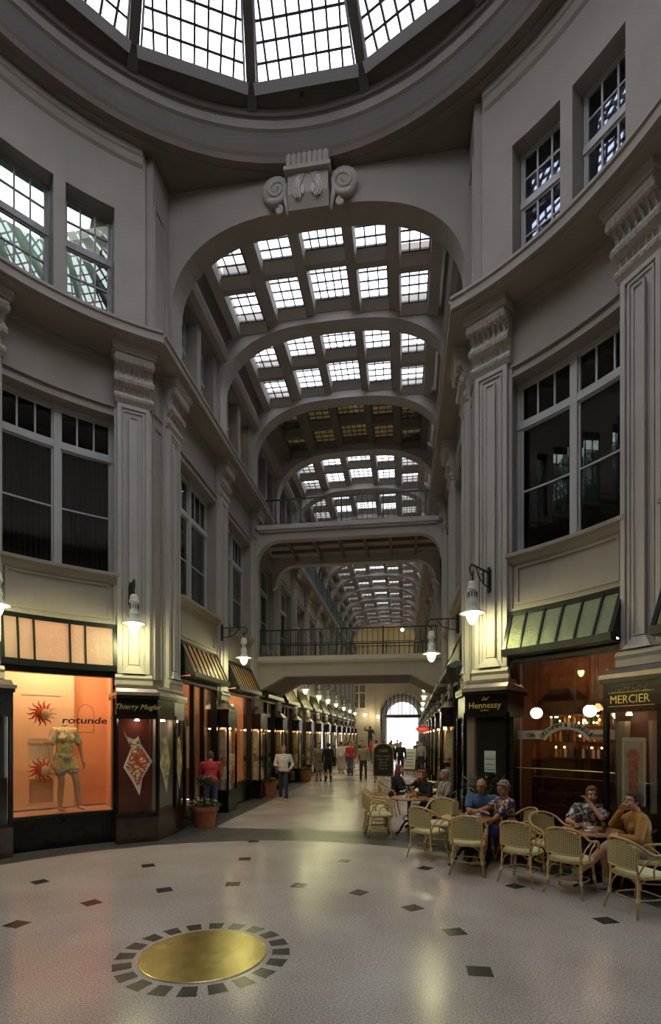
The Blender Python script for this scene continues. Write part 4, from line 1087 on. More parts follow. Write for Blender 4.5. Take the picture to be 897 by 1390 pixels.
def plant(loc, label, h=.6, pot=.1, name='potted_plant'):
    t = T(name, label, 'plant', loc)
    m = MB(); m.lathe([(0, 0), (pot * .7, 0), (pot, pot * 1.5), (pot * .8, pot * 1.5), (0, pot * 1.3)], 16); m.build('pot', TERRA, t, smooth=False)
    rr = random.Random(3); m = MB(); leafmesh(m, 110, (0, 0, h * .55), h * .42, .12, rr, 1.2); m.build('foliage', M('dusky_leaves', (.09, .13, .07), .5, ns=20, na=.4), t)
    m = MB()
    for i in range(5): a = i * 1.3; m.tube([(0, 0, pot), (.03 * math.cos(a), .03 * math.sin(a), h * .4), (.09 * math.cos(a), .09 * math.sin(a), h * .8)], .006, 5)
    m.build('stem', LEAF, t)
    return t
cases()

# ---------------------------------------------------------------- wall lamps
def lamp_proto():
    t = T('wall_lamp', 'x', 'lamp')     # origin on the wall, arm along +y, bulb 0.62 out
    m = MB(); Y = .62
    m.box(-.03, .03, 0, .03, 4.48, 4.86); m.box(-.012, .012, .02, Y, 4.79, 4.815); m.tube([(0, .03, 4.55), (0, .2, 4.56), (0, .38, 4.63), (0, .5, 4.79)], .012, 6)
    m.box(-.01, .01, .22, .24, 4.57, 4.8); m.tube([(0, .26, 4.7), (0, .3, 4.73), (0, .35, 4.7), (0, .3, 4.66), (0, .26, 4.7)], .008, 5)
    m.tube([(0, Y + .09 * math.sin(R_(a)), 4.715 + .09 * math.cos(R_(a))) for a in range(-10, 215, 15)], .012, 6); m.box(-.018, .018, .02, .06, 4.46, 4.9)
    m.tube([(0, Y - .02, 4.7), (0, Y, 4.62), (0, Y, 4.5)], .012, 6); m.build('bracket', IRON, t)
    m = MB(); c = (0, Y, 0)
    m.lathe([(0, 4.53), (.05, 4.53), (.07, 4.50), (.075, 4.44), (.085, 4.42), (.085, 4.39), (.065, 4.38), (.07, 4.22), (.085, 4.20), (.085, 4.17), (.075, 4.16), (.078, 4.10), (.1, 4.08), (.1, 4.06), (0, 4.06)], 20, c); m.build('housing', WHT, t)
    m = MB()
    for i in range(10): a = i * math.pi / 5; m.box(.071 * math.cos(a) - .006, .071 * math.cos(a) + .006, Y + .071 * math.sin(a) - .006, Y + .071 * math.sin(a) + .006, 4.27, 4.35)
    m.build('vent_slot', BLKG, t)
    m = MB(); m.lathe([(.05, 4.075), (.1, 4.06), (.17, 4.035), (.215, 4.01), (.215, 4.0), (.16, 4.015), (.06, 4.03)], 28, c); m.build('shade', WHT, t, smooth=True)
    m = MB(); m.lathe([(.0, 4.02), (.085, 4.02), (.095, 3.98), (.09, 3.93), (.065, 3.87), (.03, 3.83), (0, 3.82)], 14, c); m.build('glass_bulb', BULB, t, smooth=True)
    return t
def lamps():
    P = lamp_proto(); ch = CH(P); used = [False]
    def put(loc, rz, lb, g='wall lamps'):
        o = P if not used[0] else dup(P, ch=ch); used[0] = True
        o.location = loc; o.rotation_euler.z = rz; o['label'] = lb; o['group'] = g
    def rf(a, off):
        (x, y, z), rz = rot_frame(a); return (x * (RW - off) / RW, y * (RW - off) / RW, z), rz
    l, r = rf(-35.8, .14); put(l, r, 'white wall lamp on the pilaster between the mannequin window and the passage')
    l, r = rf(35.0, .14); put(l, r, 'white wall lamp on the pilaster left of the cafe window')
    l, r = rf(-59.4, .14); put(l, r, 'white wall lamp cut by the left picture edge')
    put((-UW + .1, PV(1) - .25, .03), -math.pi / 2, 'white wall lamp on the left passage wall, just before the lower footbridge')
    put((UW - .0, 7.55, -.12), math.pi / 2, 'white wall lamp on the right passage wall, in front of the lower footbridge')
    for i, v in enumerate((16.9, 20.4, 23.4, 26.8, 30.9, 34.9, 39)):
        put((-UW + .1, v, -.05), -math.pi / 2, '%s white wall lamp beyond the footbridge on the left side' % ORD[i])
    for i, (u, v) in enumerate(((2.62, 16.8), (2.80, 21.6), (2.93, 27.0), (3.09, 33.0))):
        put((u + .6, v, -.02), math.pi / 2, '%s white wall lamp beyond the footbridge on the right side' % ORD[i])
lamps()
# ---------------------------------------------------------------- far end of the passage
def far_end():
    END = 50.5; cx = 1.55
    wm = M('end_wall_plaster', (.42, .39, .33), .75, ns=1, na=.08)
    m = MB()
    # end wall with a round-arched opening
    def arch(r, n=24): return [(cx - r * math.cos(math.pi * i / n), 4.3 + r * math.sin(math.pi * i / n)) for i in range(n + 1)]
    ri = 2.3; pts = arch(ri)
    W0, W1, Ht = -8, 9, 14
    vs = []; fs = []
    n = len(pts); out = [(W0, 4.3)] + [(W0 + (W1 - W0) * i / (n - 1), Ht) for i in range(1, n - 1)] + [(W1, 4.3)]
    for y in (END, END + .8):
        vs += [(x, y, z) for x, z in pts] + [(x, y, z) for x, z in out]
    for i in range(n - 1):
        fs += [[i, i + 1, n + i + 1, n + i], [2 * n + i, 3 * n + i, 3 * n + i + 1, 2 * n + i + 1], [i, 2 * n + i, 2 * n + i + 1, i + 1]]
    m.add(vs, fs); m.box(W0, cx - ri, END, END + .8, 0, 4.3); m.box(cx + ri, W1, END, END + .8, 0, 4.3)
    # tunnel beyond with stepped rings
    for j in range(9):
        y0 = END + .8 + 1.1 * j; a = arch(2.25 - .14 * (j % 2) - .03 * j); b = arch(2.5)
        k = len(a); vv = [(x, y0, z) for x, z in a] + [(x, y0, z) for x, z in b] + [(x, y0 + 1.1, z) for x, z in a] + [(x, y0 + 1.1, z) for x, z in b]; ff = []
        for i in range(k - 1): ff += [[i, i + 1, k + i + 1, k + i], [i, 2 * k + i, 2 * k + i + 1, i + 1], [2 * k + i, 3 * k + i, 3 * k + i + 1, 2 * k + i + 1]]
        m.add(vv, ff); 
        for s in (-1, 1): m.box(cx + s * (2.25 - .14 * (j % 2) - .03 * j), cx + s * 2.6, y0, y0 + 1.1, 0, 4.3)
    # mouldings and keystone
    m.box(W0, W1, END - .15, END, 8.0, 8.3); m.box(cx - .3, cx + .3, END - .3, END, 6.5, 7.4)
    m.tube([(x, END - .02, z) for x, z in arch(2.45)], .12, 6)
    for x in (-1.6, -4.4, 4.6): m.box(x - .3, x + .3, END - .15, END, 0, 8)
    m.box(W0, W1, END - .25, END, 9.0, 9.4); m.box(W0, W1, END - .3, END, 11.6, 11.9)
    # side walls and roof of the end hall
    for s, x in ((-1, -8), (1, 9)): m.box(x - .2, x + .2, VEND, END, 0, 14)
    m.box(-8, -3.0, VEND - .3, VEND, 0, 14); m.box(3.5, 9, VEND - .3, VEND, 0, 14); m.box(-8, 9, VEND - .3, VEND, 12.9, 14)
    m.build('wall_end', wm, kind='structure')
    m = MB(); m.box(-8, 9, VEND, END + .5, 13.2, 13.4); m.build('ceiling_17', M('cream_end_ceiling', (.6, .5, .33), .8), kind='structure')
    t = T('arch_grille', 'dark vertical bar grille filling the round arch at the far end of the passage', 'grille', (cx, END + .9, 4.3))
    m = MB()
    for i in range(11):
        x = -2.1 + .42 * i; h = math.sqrt(max(0.02, 2.25 ** 2 - x * x)); m.box(x - .045, x + .045, 0, .05, .0, h)
    m.box(-2.25, 2.25, -.1, .15, -.35, 0); m.build('bars', IRON, t)
    # window left of the arch
    o = window_obj('window_90', .75, 4.9, 7.5, 6.6, 2, 1, 1, 2, 2, None, y=.04, glass=Mglass('pale_glass', (.7, .7, .7), .25)); o.location = (-3.0, END, 0); o.rotation_euler.z = math.pi
    # street building outside
    t = T('street_building', 'pale building with a pink arch seen outside through the far doorway', 'building', (3, 78, 0))
    m = MB(); m.box(-14, 14, 0, 1, 0, 22); m.build('facade', M('pale_facade', (.8, .8, .8), .8), t)
    m = MB(); m.tube([(-1.6 + 1.7 * math.cos(R_(a)), -.1, 3.4 + 1.7 * math.sin(R_(a))) for a in range(0, 181, 15)], .25, 6); m.build('pink_arch', M('pink_stone', (.6, .35, .35), .8), t)
    # lit ceiling lamps of the end hall
    for i, (x, z) in enumerate(((-3, 11.5), (1.6, 11.5), (5, 11.5))):
        l = T('hall_lamp', '%s yellow ceiling lamp of the hall at the far end' % ('left', 'middle', 'right')[i], 'lamp', (x, 47.5, 12.6), 0, 'lamps of the far hall')
        b = MB(); b.ball((0, 0, 0), .16); b.build('globe', M('lit_hall_globe', (1, 1, 1), .4, em=(1, .8, .45), es=55), l); b = MB(); b.tube([(0, 0, .1), (0, 0, .6)], .02, 5); b.build('rod', IRON, l)
    for i, (x, z) in enumerate(((-5, 4.2), (-2.3, 4.2), (-.9, 4.0))):
        l = T('hall_lamp', '%s low bright lamp in front of the far end wall' % ('left', 'middle', 'right')[i], 'lamp', (x, 49.6, z))
        b = MB(); b.ball((0, 0, 0), .16); b.build('globe', M('lit_hall_globe', (1, 1, 1), .4, em=(1, .8, .45), es=55), l); b = MB(); b.box(-.02, .02, 0, .7, .1, .14); b.build('bracket', IRON, l)
far_end()

l = T('hall_lamp', 'added warm lamp that brightens the orange upper room above the left ledge', 'lamp', (-4.1, BV(1), 12.15))  # lamp added to light the otherwise unlit orange room
b = MB(); b.ball((0, 0, 0), .1); b.build('globe', M('lit_hall_globe', (1, 1, 1), .4, em=(1, .8, .45), es=55), l); b = MB(); b.tube([(0, 0, .08), (0, 0, .15)], .02, 5); b.build('rod', IRON, l)
# ---------------------------------------------------------------- cafe furniture
def Mweave(name, a, b, sc):
    m = bpy.data.materials.new(name); m.use_nodes = True; nt = m.node_tree; p = nt.nodes['Principled BSDF']
    tc = nd(nt, 'ShaderNodeTexCoord'); c = nd(nt, 'ShaderNodeTexChecker'); c.inputs['Scale'].default_value = sc
    c.inputs['Color1'].default_value = (*a, 1); c.inputs['Color2'].default_value = (*b, 1)
    mp = nd(nt, 'ShaderNodeMapping'); mp.inputs['Rotation'].default_value = (0, R_(45), R_(45) if 'seat' in name else 0); mp.inputs['Location'].default_value = (.003, .5, .003); mp.inputs['Scale'].default_value = (1, .02 if 'seat' not in name else 1, 1 if 'seat' not in name else .02)
    if 'seat' in name: mp.inputs['Rotation'].default_value = (0, 0, R_(45))
    nt.links.new(tc.outputs['Object'], mp.inputs[0]); nt.links.new(mp.outputs[0], c.inputs[0]); nt.links.new(c.outputs[0], p.inputs['Base Color']); p.inputs['Roughness'].default_value = .5
    return m
WB = Mweave('woven_back', (.74, .62, .33), (.17, .14, .055), 62)
WS = Mweave('woven_seat', (.76, .72, .50), (.50, .46, .24), 62)
BIND = M('pale_binding', (.68, .62, .36), .5)
def smooth_path(pts, n=4):
    P = [Vector(p) for p in pts]; out = []
    for i in range(len(P) - 1):
        p0 = P[max(i - 1, 0)]; p1 = P[i]; p2 = P[i + 1]; p3 = P[min(i + 2, len(P) - 1)]
        for j in range(n):
            t = j / n; out.append(.5 * ((2 * p1) + (p2 - p0) * t + (2 * p0 - 5 * p1 + 4 * p2 - p3) * t * t + (3 * p1 - p0 - 3 * p2 + p3) * t ** 3))
    return out + [P[-1]]
def chair_proto():
    t = T('rattan_armchair', 'x', 'chair')
    m = MB(); half = [(.235, .21, .40), (.262, .215, .55), (.268, .17, .655), (.27, .05, .685), (.262, -.08, .705), (.225, -.2, .79), (.12, -.265, .845), (0, -.285, .858)]
    m.tube(smooth_path(half + [(-x, y, z) for x, y, z in half[::-1][1:]]), .0155, 7); m.build('arm_and_back_rail', RATT, t, smooth=True)
    m = MB()
    for s in (-1, 1):
        m.tube(smooth_path([(s * .2, -.195, .42), (s * .205, -.225, .6), (s * .2, -.235, .79)]), .013, 6)
        m.tube(smooth_path([(s * .235, -.02, .44), (s * .25, -.03, .56), (s * .262, .1, .655)]), .010, 6)
        m.tube(smooth_path([(s * .2, -.2, .47), (s * .235, -.14, .6), (s * .262, -.03, .68)]), .010, 6)
    m.tube(smooth_path([(-.2, -.23, .53), (-.1, -.265, .53), (0, -.275, .53), (.1, -.265, .53), (.2, -.23, .53)]), .011, 6)
    m.build('back_post', RATT, t, smooth=True)
    m = MB(); n = 12; pts = []
    for i in range(n + 1):
        x = -.2 + .4 * i / n; y = -.278 + .04 * (x / .2) ** 2; zt = .835 - .075 * (x / .2) ** 2; pts.append((x, y, zt))
    vs = [(x, y, .53) for x, y, z in pts] + [(x, y + .0, z) for x, y, z in pts] + [(x, y + .012, .53) for x, y, z in pts] + [(x, y + .012, z) for x, y, z in pts]
    k = n + 1; fs = []
    for i in range(n): fs += [[i, i + 1, k + i + 1, k + i], [2 * k + i, 3 * k + i, 3 * k + i + 1, 2 * k + i + 1], [k + i, k + i + 1, 3 * k + i + 1, 3 * k + i]]
    m.add(vs, fs); m.build('woven_backrest', WB, t)
    def sq(r, e=3.2, n=24, oy=0): return [(math.copysign(abs(math.cos(2 * math.pi * i / n)) ** (2 / e), math.cos(2 * math.pi * i / n)) * r, math.copysign(abs(math.sin(2 * math.pi * i / n)) ** (2 / e), math.sin(2 * math.pi * i / n)) * r * .98 + oy) for i in range(n)]
    m = MB(); a = sq(.235); m.vprism(a, .42, .455, 0, a); m.vprism(a, .455, .472, 0, sq(.205)); m.build('woven_seat', WS, t)
    m = MB(); r = sq(.238); m.tube([(x, y, .43) for x, y in r + [r[0]]], .014, 6, cap=False); r = sq(.2); m.tube([(x, y, .185) for x, y in r + [r[0]]], .009, 6, cap=False); m.build('seat_rail', RATT, t, smooth=True)
    for sx in (-1, 1):
        for sy in (-1, 1):
            m = MB(); m.tube([(sx * .195, sy * .195, .43), (sx * .205, sy * .205, .2), (sx * .245, sy * .25, 0)], [.015, .015, .0135], 7)
            m.tube(smooth_path([(sx * .205, sy * .205, .22), (sx * .18, sy * .18, .34), (sx * .08, sy * .2, .42)]), .009, 5)
            m.tube(smooth_path([(sx * .205, sy * .205, .22), (sx * .18, sy * .18, .34), (sx * .2, sy * .08, .42)]), .009, 5)
            l = m.build('leg', RATT, t, smooth=True)
            m = MB(); m.tube([(sx * .204, sy * .204, .225), (sx * .21, sy * .21, .17)], .0215, 8); m.build('binding', BIND, l)
    return t
def face(dx, dy): return math.atan2(-dx, dy)
def tables():
    def proto():
        t = T('cafe_table', 'x', 'table')
        m = MB(); m.lathe([(0, .70), (.37, .70), (.395, .708), (.395, .724), (.385, .732), (0, .732)], 40); m.build('tabletop', WOODT, t)
        m = MB(); m.lathe([(0, .69), (.16, .69), (.16, .7), (0, .7)], 16); m.lathe([(0, .2), (.035, .2), (.03, .3), (.045, .34), (.025, .38), (.022, .6), (.05, .69), (0, .69)], 12); m.build('column', BLK, t, smooth=True)
        for i in range(3):
            a = R_(90 + 120 * i); c, s = math.cos(a), math.sin(a); m = MB()
            m.tube(smooth_path([(0, 0, .24), (.08 * c, .08 * s, .25), (.17 * c, .17 * s, .16), (.24 * c, .24 * s, .05), (.31 * c, .31 * s, .02)]), [.022] * 12 + [.02] * 5, 6)
            m.tube(smooth_path([(.02 * c, .02 * s, .34), (.1 * c, .1 * s, .36), (.14 * c, .14 * s, .29), (.09 * c, .09 * s, .25)]), .01, 5); m.ball((.31 * c, .31 * s, .02), .03, .03, .02, 8); m.build('foot', BLK, t, smooth=True)
        return t
    P = proto(); ch = CH(P); first = True
    for (x, y), lb in (((2.78, 3.75), 'round wooden cafe table before the man in the blue shirt, with a menu stand'), ((4.32, 2.86), 'round wooden cafe table before the man in the black and white shirt'),
                       ((1.92, 6.23), 'round wooden cafe table crowded with bottles, beside the three empty armchairs on the left'), ((2.22, 7.9), 'round wooden cafe table behind the crowded one'), ((2.35, 10.0), 'farthest round cafe table along the right wall')):
        o = P if first else dup(P, ch=ch); first = False; o.location = (x, y, 0); o['label'] = lb; o['group'] = 'round cafe tables'
tables()
def chairs():
    P = chair_proto(); ch = CH(P); first = True
    L = [((2.20, 4.12), (.62, .78), 'empty rattan armchair left of the menu-stand table, its woven back to the viewer'),
         ((2.74, 3.27), (.18, 1), 'empty rattan armchair directly in front of the blue-shirted man, back to the viewer'),
         ((3.42, 2.85), (.60, .80), 'empty rattan armchair between the two front tables, third from the left of the front row'),
         ((3.92, 2.44), (.62, .78), 'empty rattan armchair in front of the right table, partly covering it, back to the viewer'),
         ((4.46, 1.80), (.93, .36), 'nearest rattan armchair, cut by the right picture edge'),
         ((3.58, 3.95), (-.96, -.3), 'rattan armchair in which the woman in the flowered blouse sits'),
         ((3.93, 3.36), (.35, -.9), 'empty rattan armchair left of the man in the black and white shirt, facing the viewer'),
         ((4.50, 3.44), (-.1, -1), 'rattan armchair in which the man in the black and white shirt sits'),
         ((4.86, 2.48), (-1, .05), 'rattan armchair in which the woman in the mustard sweater sits'),
         ((3.10, 4.36), (-.3, -.9), 'rattan armchair in which the bald man in the blue shirt sits'),
         ((1.32, 5.82), (.98, .18), 'nearest of the three empty rattan armchairs standing close together on the left'),
         ((1.22, 6.28), (.98, .15), 'middle one of the three empty rattan armchairs close together on the left'),
         ((1.20, 6.85), (.98, .1), 'farthest of the three empty rattan armchairs close together on the left'),
         ((1.42, 8.5), (.98, -.15), 'rattan armchair in which the person in black sits with back to the walkway'),
         ((2.74, 6.62), (-.98, -.2), 'rattan armchair in which the grey-haired woman in the striped jacket sits'),
         ((2.46, 7.25), (-.98, -.25), 'rattan armchair in which the red-haired woman sits'),
         ((2.45, 4.90), (-.25, -.9), 'empty rattan armchair behind the menu-stand table, beside the bald man'),
         ((2.95, 9.4), (-.9, -.2), 'rattan armchair by the farthest cafe table')]
    for (x, y), d, lb in L:
        o = P if first else dup(P, ch=ch); first = False; o.location = (x, y, 0); o.rotation_euler.z = face(*d); o['label'] = lb; o['group'] = 'rattan armchairs of the cafe'
chairs()
# ---------------------------------------------------------------- things on the tables
PORC = M('white_porcelain', (.75, .75, .73), .2)
def small():
    def glass_(h=.12): 
        t = T('drinking_glass', 'x', 'glass'); m = MB(); m.lathe([(0, 0), (.028, 0), (.034, h), (.031, h), (.026, .008), (0, .008)], 12); m.build('glass_body', Mglass_cache('drink_glass', (.8, .8, .8), .12), t); m = MB(); m.lathe([(0, .01), (.027, .01), (.030, h * .6), (0, h * .6)], 12); m.build('drink', M('amber_drink', (.4, .15, .03), .1), t); return t
    def cup():
        t = T('coffee_cup', 'x', 'cup'); m = MB(); m.lathe([(0, .008), (.025, .008), (.04, .06), (.037, .06), (.022, .014), (0, .014)], 14); m.tube([(.035, 0, .05), (.058, 0, .045), (.055, 0, .025), (.03, 0, .02)], .004, 5); m.build('cup_body', PORC, t, smooth=True)
        m = MB(); m.lathe([(0, 0), (.05, 0), (.07, .012), (.068, .014), (0, .007)], 16); m.build('saucer', PORC, t, smooth=True); return t
    def bottle(col, nm):
        t = T('bottle', 'x', 'bottle'); m = MB(); m.lathe([(0, 0), (.03, 0), (.031, .11), (.013, .155), (.012, .20), (0, .20)], 12); m.build('bottle_body', M(nm, col, .12), t, smooth=True); m = MB(); m.lathe([(.0315, .03), (.0318, .03), (.0318, .09), (.0315, .09)], 12); m.build('bottle_label', M('paper_label', (.6, .55, .45), .7), t); m = MB(); m.lathe([(0, .2), (.014, .2), (.014, .215), (0, .215)], 10); m.build('cap', WHT, t); return t
    Z = .732
    def at(o, x, y, lb, rz=0): o.location = (x, y, Z); o.rotation_euler.z = rz; o['label'] = lb
    g0 = glass_(); c0 = cup(); gch, cch = CH(g0), CH(c0)
    at(c0, 2.95, 3.80, 'white coffee cup on its saucer on the table of the bald man')
    o = dup(c0, ch=cch); at(o, 4.26, 2.75, 'white coffee cup on the left part of the right cafe table')
    o = dup(c0, ch=cch); at(o, 1.81, 6.08, 'white cup and saucer at the near edge of the crowded table')
    o = dup(c0, ch=cch); at(o, 2.20, 7.90, 'white cup on the table behind the crowded one')
    at(g0, 4.45, 2.81, 'small glass of amber drink on the right part of the right cafe table')
    o = dup(g0, ch=gch); at(o, 2.08, 6.18, 'glass of amber drink at the right of the crowded table')
    o = dup(g0, ch=gch); at(o, 2.40, 8.20, 'glass on the table behind the crowded one')
    for col, nm, x, y, lb in (((.1, .02, .08), 'berry_bottle', 4.14, 2.89, 'dark berry-coloured bottle at the left of the right cafe table'), ((.05, .03, .02), 'cola_bottle', 4.20, 2.97, 'very dark bottle beside the berry-coloured one on the right cafe table'),
                              ((.35, .04, .03), 'red_bottle', 1.94, 6.23, 'red bottle on the crowded table'), ((.03, .06, .18), 'blue_bottle', 1.86, 6.28, 'blue bottle on the crowded table'), ((.5, .3, .1), 'juice_bottle', 1.98, 6.35, 'pale orange bottle on the crowded table'), ((.3, .1, .05), 'brown_bottle', 2.30, 8.00, 'brown bottle on the table behind the crowded one'), ((.06, .1, .06), 'green_bottle2', 2.01, 6.43, 'dark green bottle at the back of the crowded table')):
        b = bottle(col, nm); at(b, x, y, lb)
    t = T('menu_stand', 'upright pale wooden menu stand on the table of the bald man', 'menu stand', (2.61, 3.82, Z), .3)
    m = MB(); m.box(-.06, .06, -.035, .035, 0, .03); m.build('foot_block', WOODT, t); m = MB(); m.box(-.052, .052, -.02, .02, .03, .23); m.box(-.025, .025, -.02, .02, .23, .25); m.build('card_holder', M('pale_wood', (.5, .36, .19), .5, ns=10, na=.15), t)
    t = T('napkin', 'crumpled white napkin on the near side of the bald man table', 'napkin', (2.79, 3.59, Z)); rr = random.Random(4); m = MB()
    for i in range(9): m.ball((rr.uniform(-.07, .07), rr.uniform(-.04, .04), .015 + rr.uniform(0, .02)), .045, .035, .016, 8, rot=Matrix.Rotation(rr.uniform(-.6, .6), 3, 'X') @ Matrix.Rotation(rr.uniform(0, 3), 3, 'Z'))
    m.build('cloth', M('white_napkin', (.6, .62, .68), .8), t)
    t = T('sugar_dispenser', 'small pinkish sachet holder beside the menu stand', 'sachet holder', (2.69, 3.90, Z)); m = MB(); m.box(-.04, .04, -.03, .03, 0, .05); m.build('holder', PORC, t); m = MB(); [m.box(-.035 + .012 * i, -.028 + .012 * i, -.026, .026, .01, .09) for i in range(6)]; m.build('sachet', M('pink_paper', (.55, .3, .25), .8), t)
    t = T('napkin_holder', 'white card standing on the right cafe table between the drinks', 'card holder', (4.28, 2.89, Z), .2); m = MB(); m.box(-.04, .04, -.004, .004, .0, .09); m.build('card', PORC, t); m = MB(); m.box(-.045, .045, -.02, .02, 0, .012); m.build('holder_base', WOODT, t)
    t = T('ashtray', 'dark round ashtray on the right cafe table', 'ashtray', (4.38, 2.69, Z)); m = MB(); m.lathe([(0, 0), (.045, 0), (.05, .025), (.042, .025), (.036, .008), (0, .008)], 14); m.build('bowl', M('smoked_glass', (.12, .09, .07), .15), t)
    for (x, y), lb in (((2.3, 8.25), 'tall pale menu card standing on the table behind the crowded one'), ((2.35, 10.05), 'pale menu card on the farthest cafe table')):
        t = T('menu_card', lb, 'menu card', (x, y, Z)); m = MB(); m.box(-.05, .05, -.02, .02, 0, .2); m.build('card', M('straw_card', (.5, .42, .22), .7), t)
_gc = {}
def Mglass_cache(n, *a):
    if n not in _gc: _gc[n] = Mglass(n, *a)
    return _gc[n]
small()
# ---------------------------------------------------------------- pots, boards, signs, loudspeaker
def flowerpot(loc, label, r=.30, h=.45, ball=True, cols=((.75, .7, .45), (.8, .8, .75)), seed=1):
    t = T('flower_pot', label, 'flower pot', loc); rr = random.Random(seed)
    m = MB(); m.lathe([(0, 0), (r * .68, 0), (r * .90, h * .80), (r, h * .80), (r, h), (r * .9, h), (r * .88, h * .9), (0, h * .9)], 28); m.build('terracotta_pot', TERRA, t)
    m = MB(); m.lathe([(0, h * .9), (r * .87, h * .9), (0, h * .93)], 16); m.build('soil', M('soil', (.03, .02, .012), .9), t)
    m = MB(); leafmesh(m, 260, (0, 0, h * .95), r * 1.1, .085, rr, .55); m.build('foliage', LEAF, t)
    m = MB()
    if ball:
        m.tube([(0, 0, h * .9), (.01, 0, h + .2), (0, .0, h + .45)], .014, 6); m.build('stem', M('bark', (.12, .08, .05), .8), t)
        m = MB(); leafmesh(m, 420, (0, 0, h + .52), .2, .06, rr, .9, 0, .1); m.build('clipped_crown', M('deep_green_leaves', (.03, .10, .03), .5, ns=20, na=.4), t)
    for ci, c in enumerate(cols):
        m = MB()
        for i in range(13):
            a = rr.uniform(0, 6.28); q = r * rr.uniform(.3, 1.1); z = h + rr.uniform(.02, .16)
            for k in range(5): b = k * 1.257; m.ball((q * math.cos(a) + .018 * math.cos(b), q * math.sin(a) + .018 * math.sin(b), z), .014, .014, .007, 6)
        m.build('blossom', M('blossom_%d_%d' % (seed, ci), c, .6), t)
    return t
flowerpot((-2.55, 6.35, 0), 'terracotta pot with clipped little tree and pale flowers beside the corner showcase', .31, .46, True, ((.8, .75, .4), (.7, .72, .65)), 1)
flowerpot((-2.66, 12.2, 0), 'terracotta pot with red flowers under the lower footbridge, behind the walking man', .31, .46, True, ((.75, .08, .04), (.8, .5, .1)), 2)
flowerpot((-2.52, 17.9, 0), 'smaller-looking terracotta pot with red flowers beyond the footbridge on the left', .32, .48, True, ((.75, .1, .08), (.7, .2, .15)), 3)
def misc():
    t = T('planter_box', 'reddish rectangular planter box with green plants in the middle of the far walkway', 'planter', (2.1, 25.8, 0))
    m = MB(); m.box(-.45, .45, -.25, .25, 0, .42); m.box(-.5, .5, -.3, .3, .36, .45); m.build('box', M('red_brown_box', (.20, .055, .03), .6), t); m = MB(); leafmesh(m, 260, (0, 0, .5), .45, .12, random.Random(2), .7); m.build('foliage', LEAF, t)
    t = T('chalkboard', 'arched black chalkboard sign with a gold rim standing behind the cafe tables', 'chalkboard', (.93, 17.4, 0), face(-.15, -1))
    def arch(w_, z0, z1): return [(-w_, z0), (w_, z0)] + [(w_ * math.cos(math.pi * i / 12), z1 - w_ * .8 + w_ * .8 * math.sin(math.pi * i / 12)) for i in range(13)]
    m = MB(); m.plate(arch(.42, .3, 1.68), -.02, .02); m.build('board', M('chalkboard_black', (.012, .012, .012), .5), t)
    m = MB(); a = arch(.42, .3, 1.68); m.tube([(x, .02, z) for x, z in a + [a[0]]], .025, 6); m.build('gold_rim', M('gold_rim', (.45, .36, .12), .4, .5), t)
    for s in (-1, 1):
        m = MB(); m.box(s * .36 - .025, s * .36 + .025, -.02, .02, 0, .32); m.build('leg', WOODB, t)
        m = MB(); m.tube([(s * .36, -.02, 1.2), (s * .36, -.4, 0)], .02, 5); m.build('rear_leg', WOODB, t)
    text('CAFE', 'gold_letters', GOLD, t, (0, .022, 1.32), .17); text('Kaffee  Kuchen', 'chalk_writing', M('chalk', (.6, .6, .6), .9), t, (0, .022, 1.12), .1)
    for i, s in enumerate(('Suppe  6,50', 'Salat  8,-', 'Eis  5,50', 'Torte  4,-')): text(s, 'chalk_writing', M('chalk', (.6, .6, .6), .9), t, (0, .022, .98 - .13 * i), .1)
    t = T('poster_stand', 'white poster stand leaning beside the cafe tables far down on the right', 'poster stand', (2.05, 22.3, 0), face(-.35, -1))
    m = MB(); m.add([(-.3, 0, .3), (.3, 0, .3), (.3, -.25, 1.35), (-.3, -.25, 1.35), (-.3, -.03, .3), (.3, -.03, .3), (.3, -.28, 1.35), (-.3, -.28, 1.35)], [[0, 1, 2, 3], [7, 6, 5, 4], [0, 1, 5, 4], [1, 2, 6, 5], [2, 3, 7, 6], [3, 0, 4, 7]]); m.build('white_panel', M('white_panel', (.75, .75, .72), .6), t)
    m = MB()
    for s in (-1, 1):
        m = MB(); m.tube([(s * .3, .06, 0), (s * .3, -.27, 1.36)], .015, 5); m.build('leg', WOODB, t)
        m = MB(); m.tube([(s * .28, -.5, 0), (s * .28, -.26, 1.2)], .015, 5); m.build('rear_leg', WOODB, t)
    m = MB()
    for i in range(5): m.add([(-.2, .012 - .25 * ((.45 + .16 * i - .3) / 1.05), .45 + .16 * i), (.2, .012 - .25 * ((.45 + .16 * i - .3) / 1.05), .45 + .16 * i), (.2, .012 - .25 * ((.5 + .16 * i - .3) / 1.05), .5 + .16 * i), (-.2, .012 - .25 * ((.5 + .16 * i - .3) / 1.05), .5 + .16 * i)], [[0, 1, 2, 3]])
    m.build('printed_line', M('grey_print', (.25, .28, .25), .8), t)
    t = T('oval_sign', 'red oval hanging sign high over the right side of the far walkway', 'sign', (2.62, 18.5, 2.3), face(-.1, -1))
    m = MB(); n = 24; m.plate([(.30 * math.cos(2 * math.pi * i / n), .12 * math.sin(2 * math.pi * i / n)) for i in range(n)], -.05, .05); m.build('red_face', M('lit_red_sign', (.6, .02, .01), .4, em=(.8, .03, .01), es=.7), t)
    m = MB(); m.tube([(.30 * math.cos(2 * math.pi * i / n), .05, .12 * math.sin(2 * math.pi * i / n)) for i in range(n + 1)], .012, 5); m.tube([(-.25, 0, .08), (-.25, 0, .25), (.45, 0, .25)], .015, 5); m.build('sign_bracket', IRON, t)
    m = MB(); m.box(-.17, .17, .05, .054, -.02, .02); m.build('white_line', WHT, t)
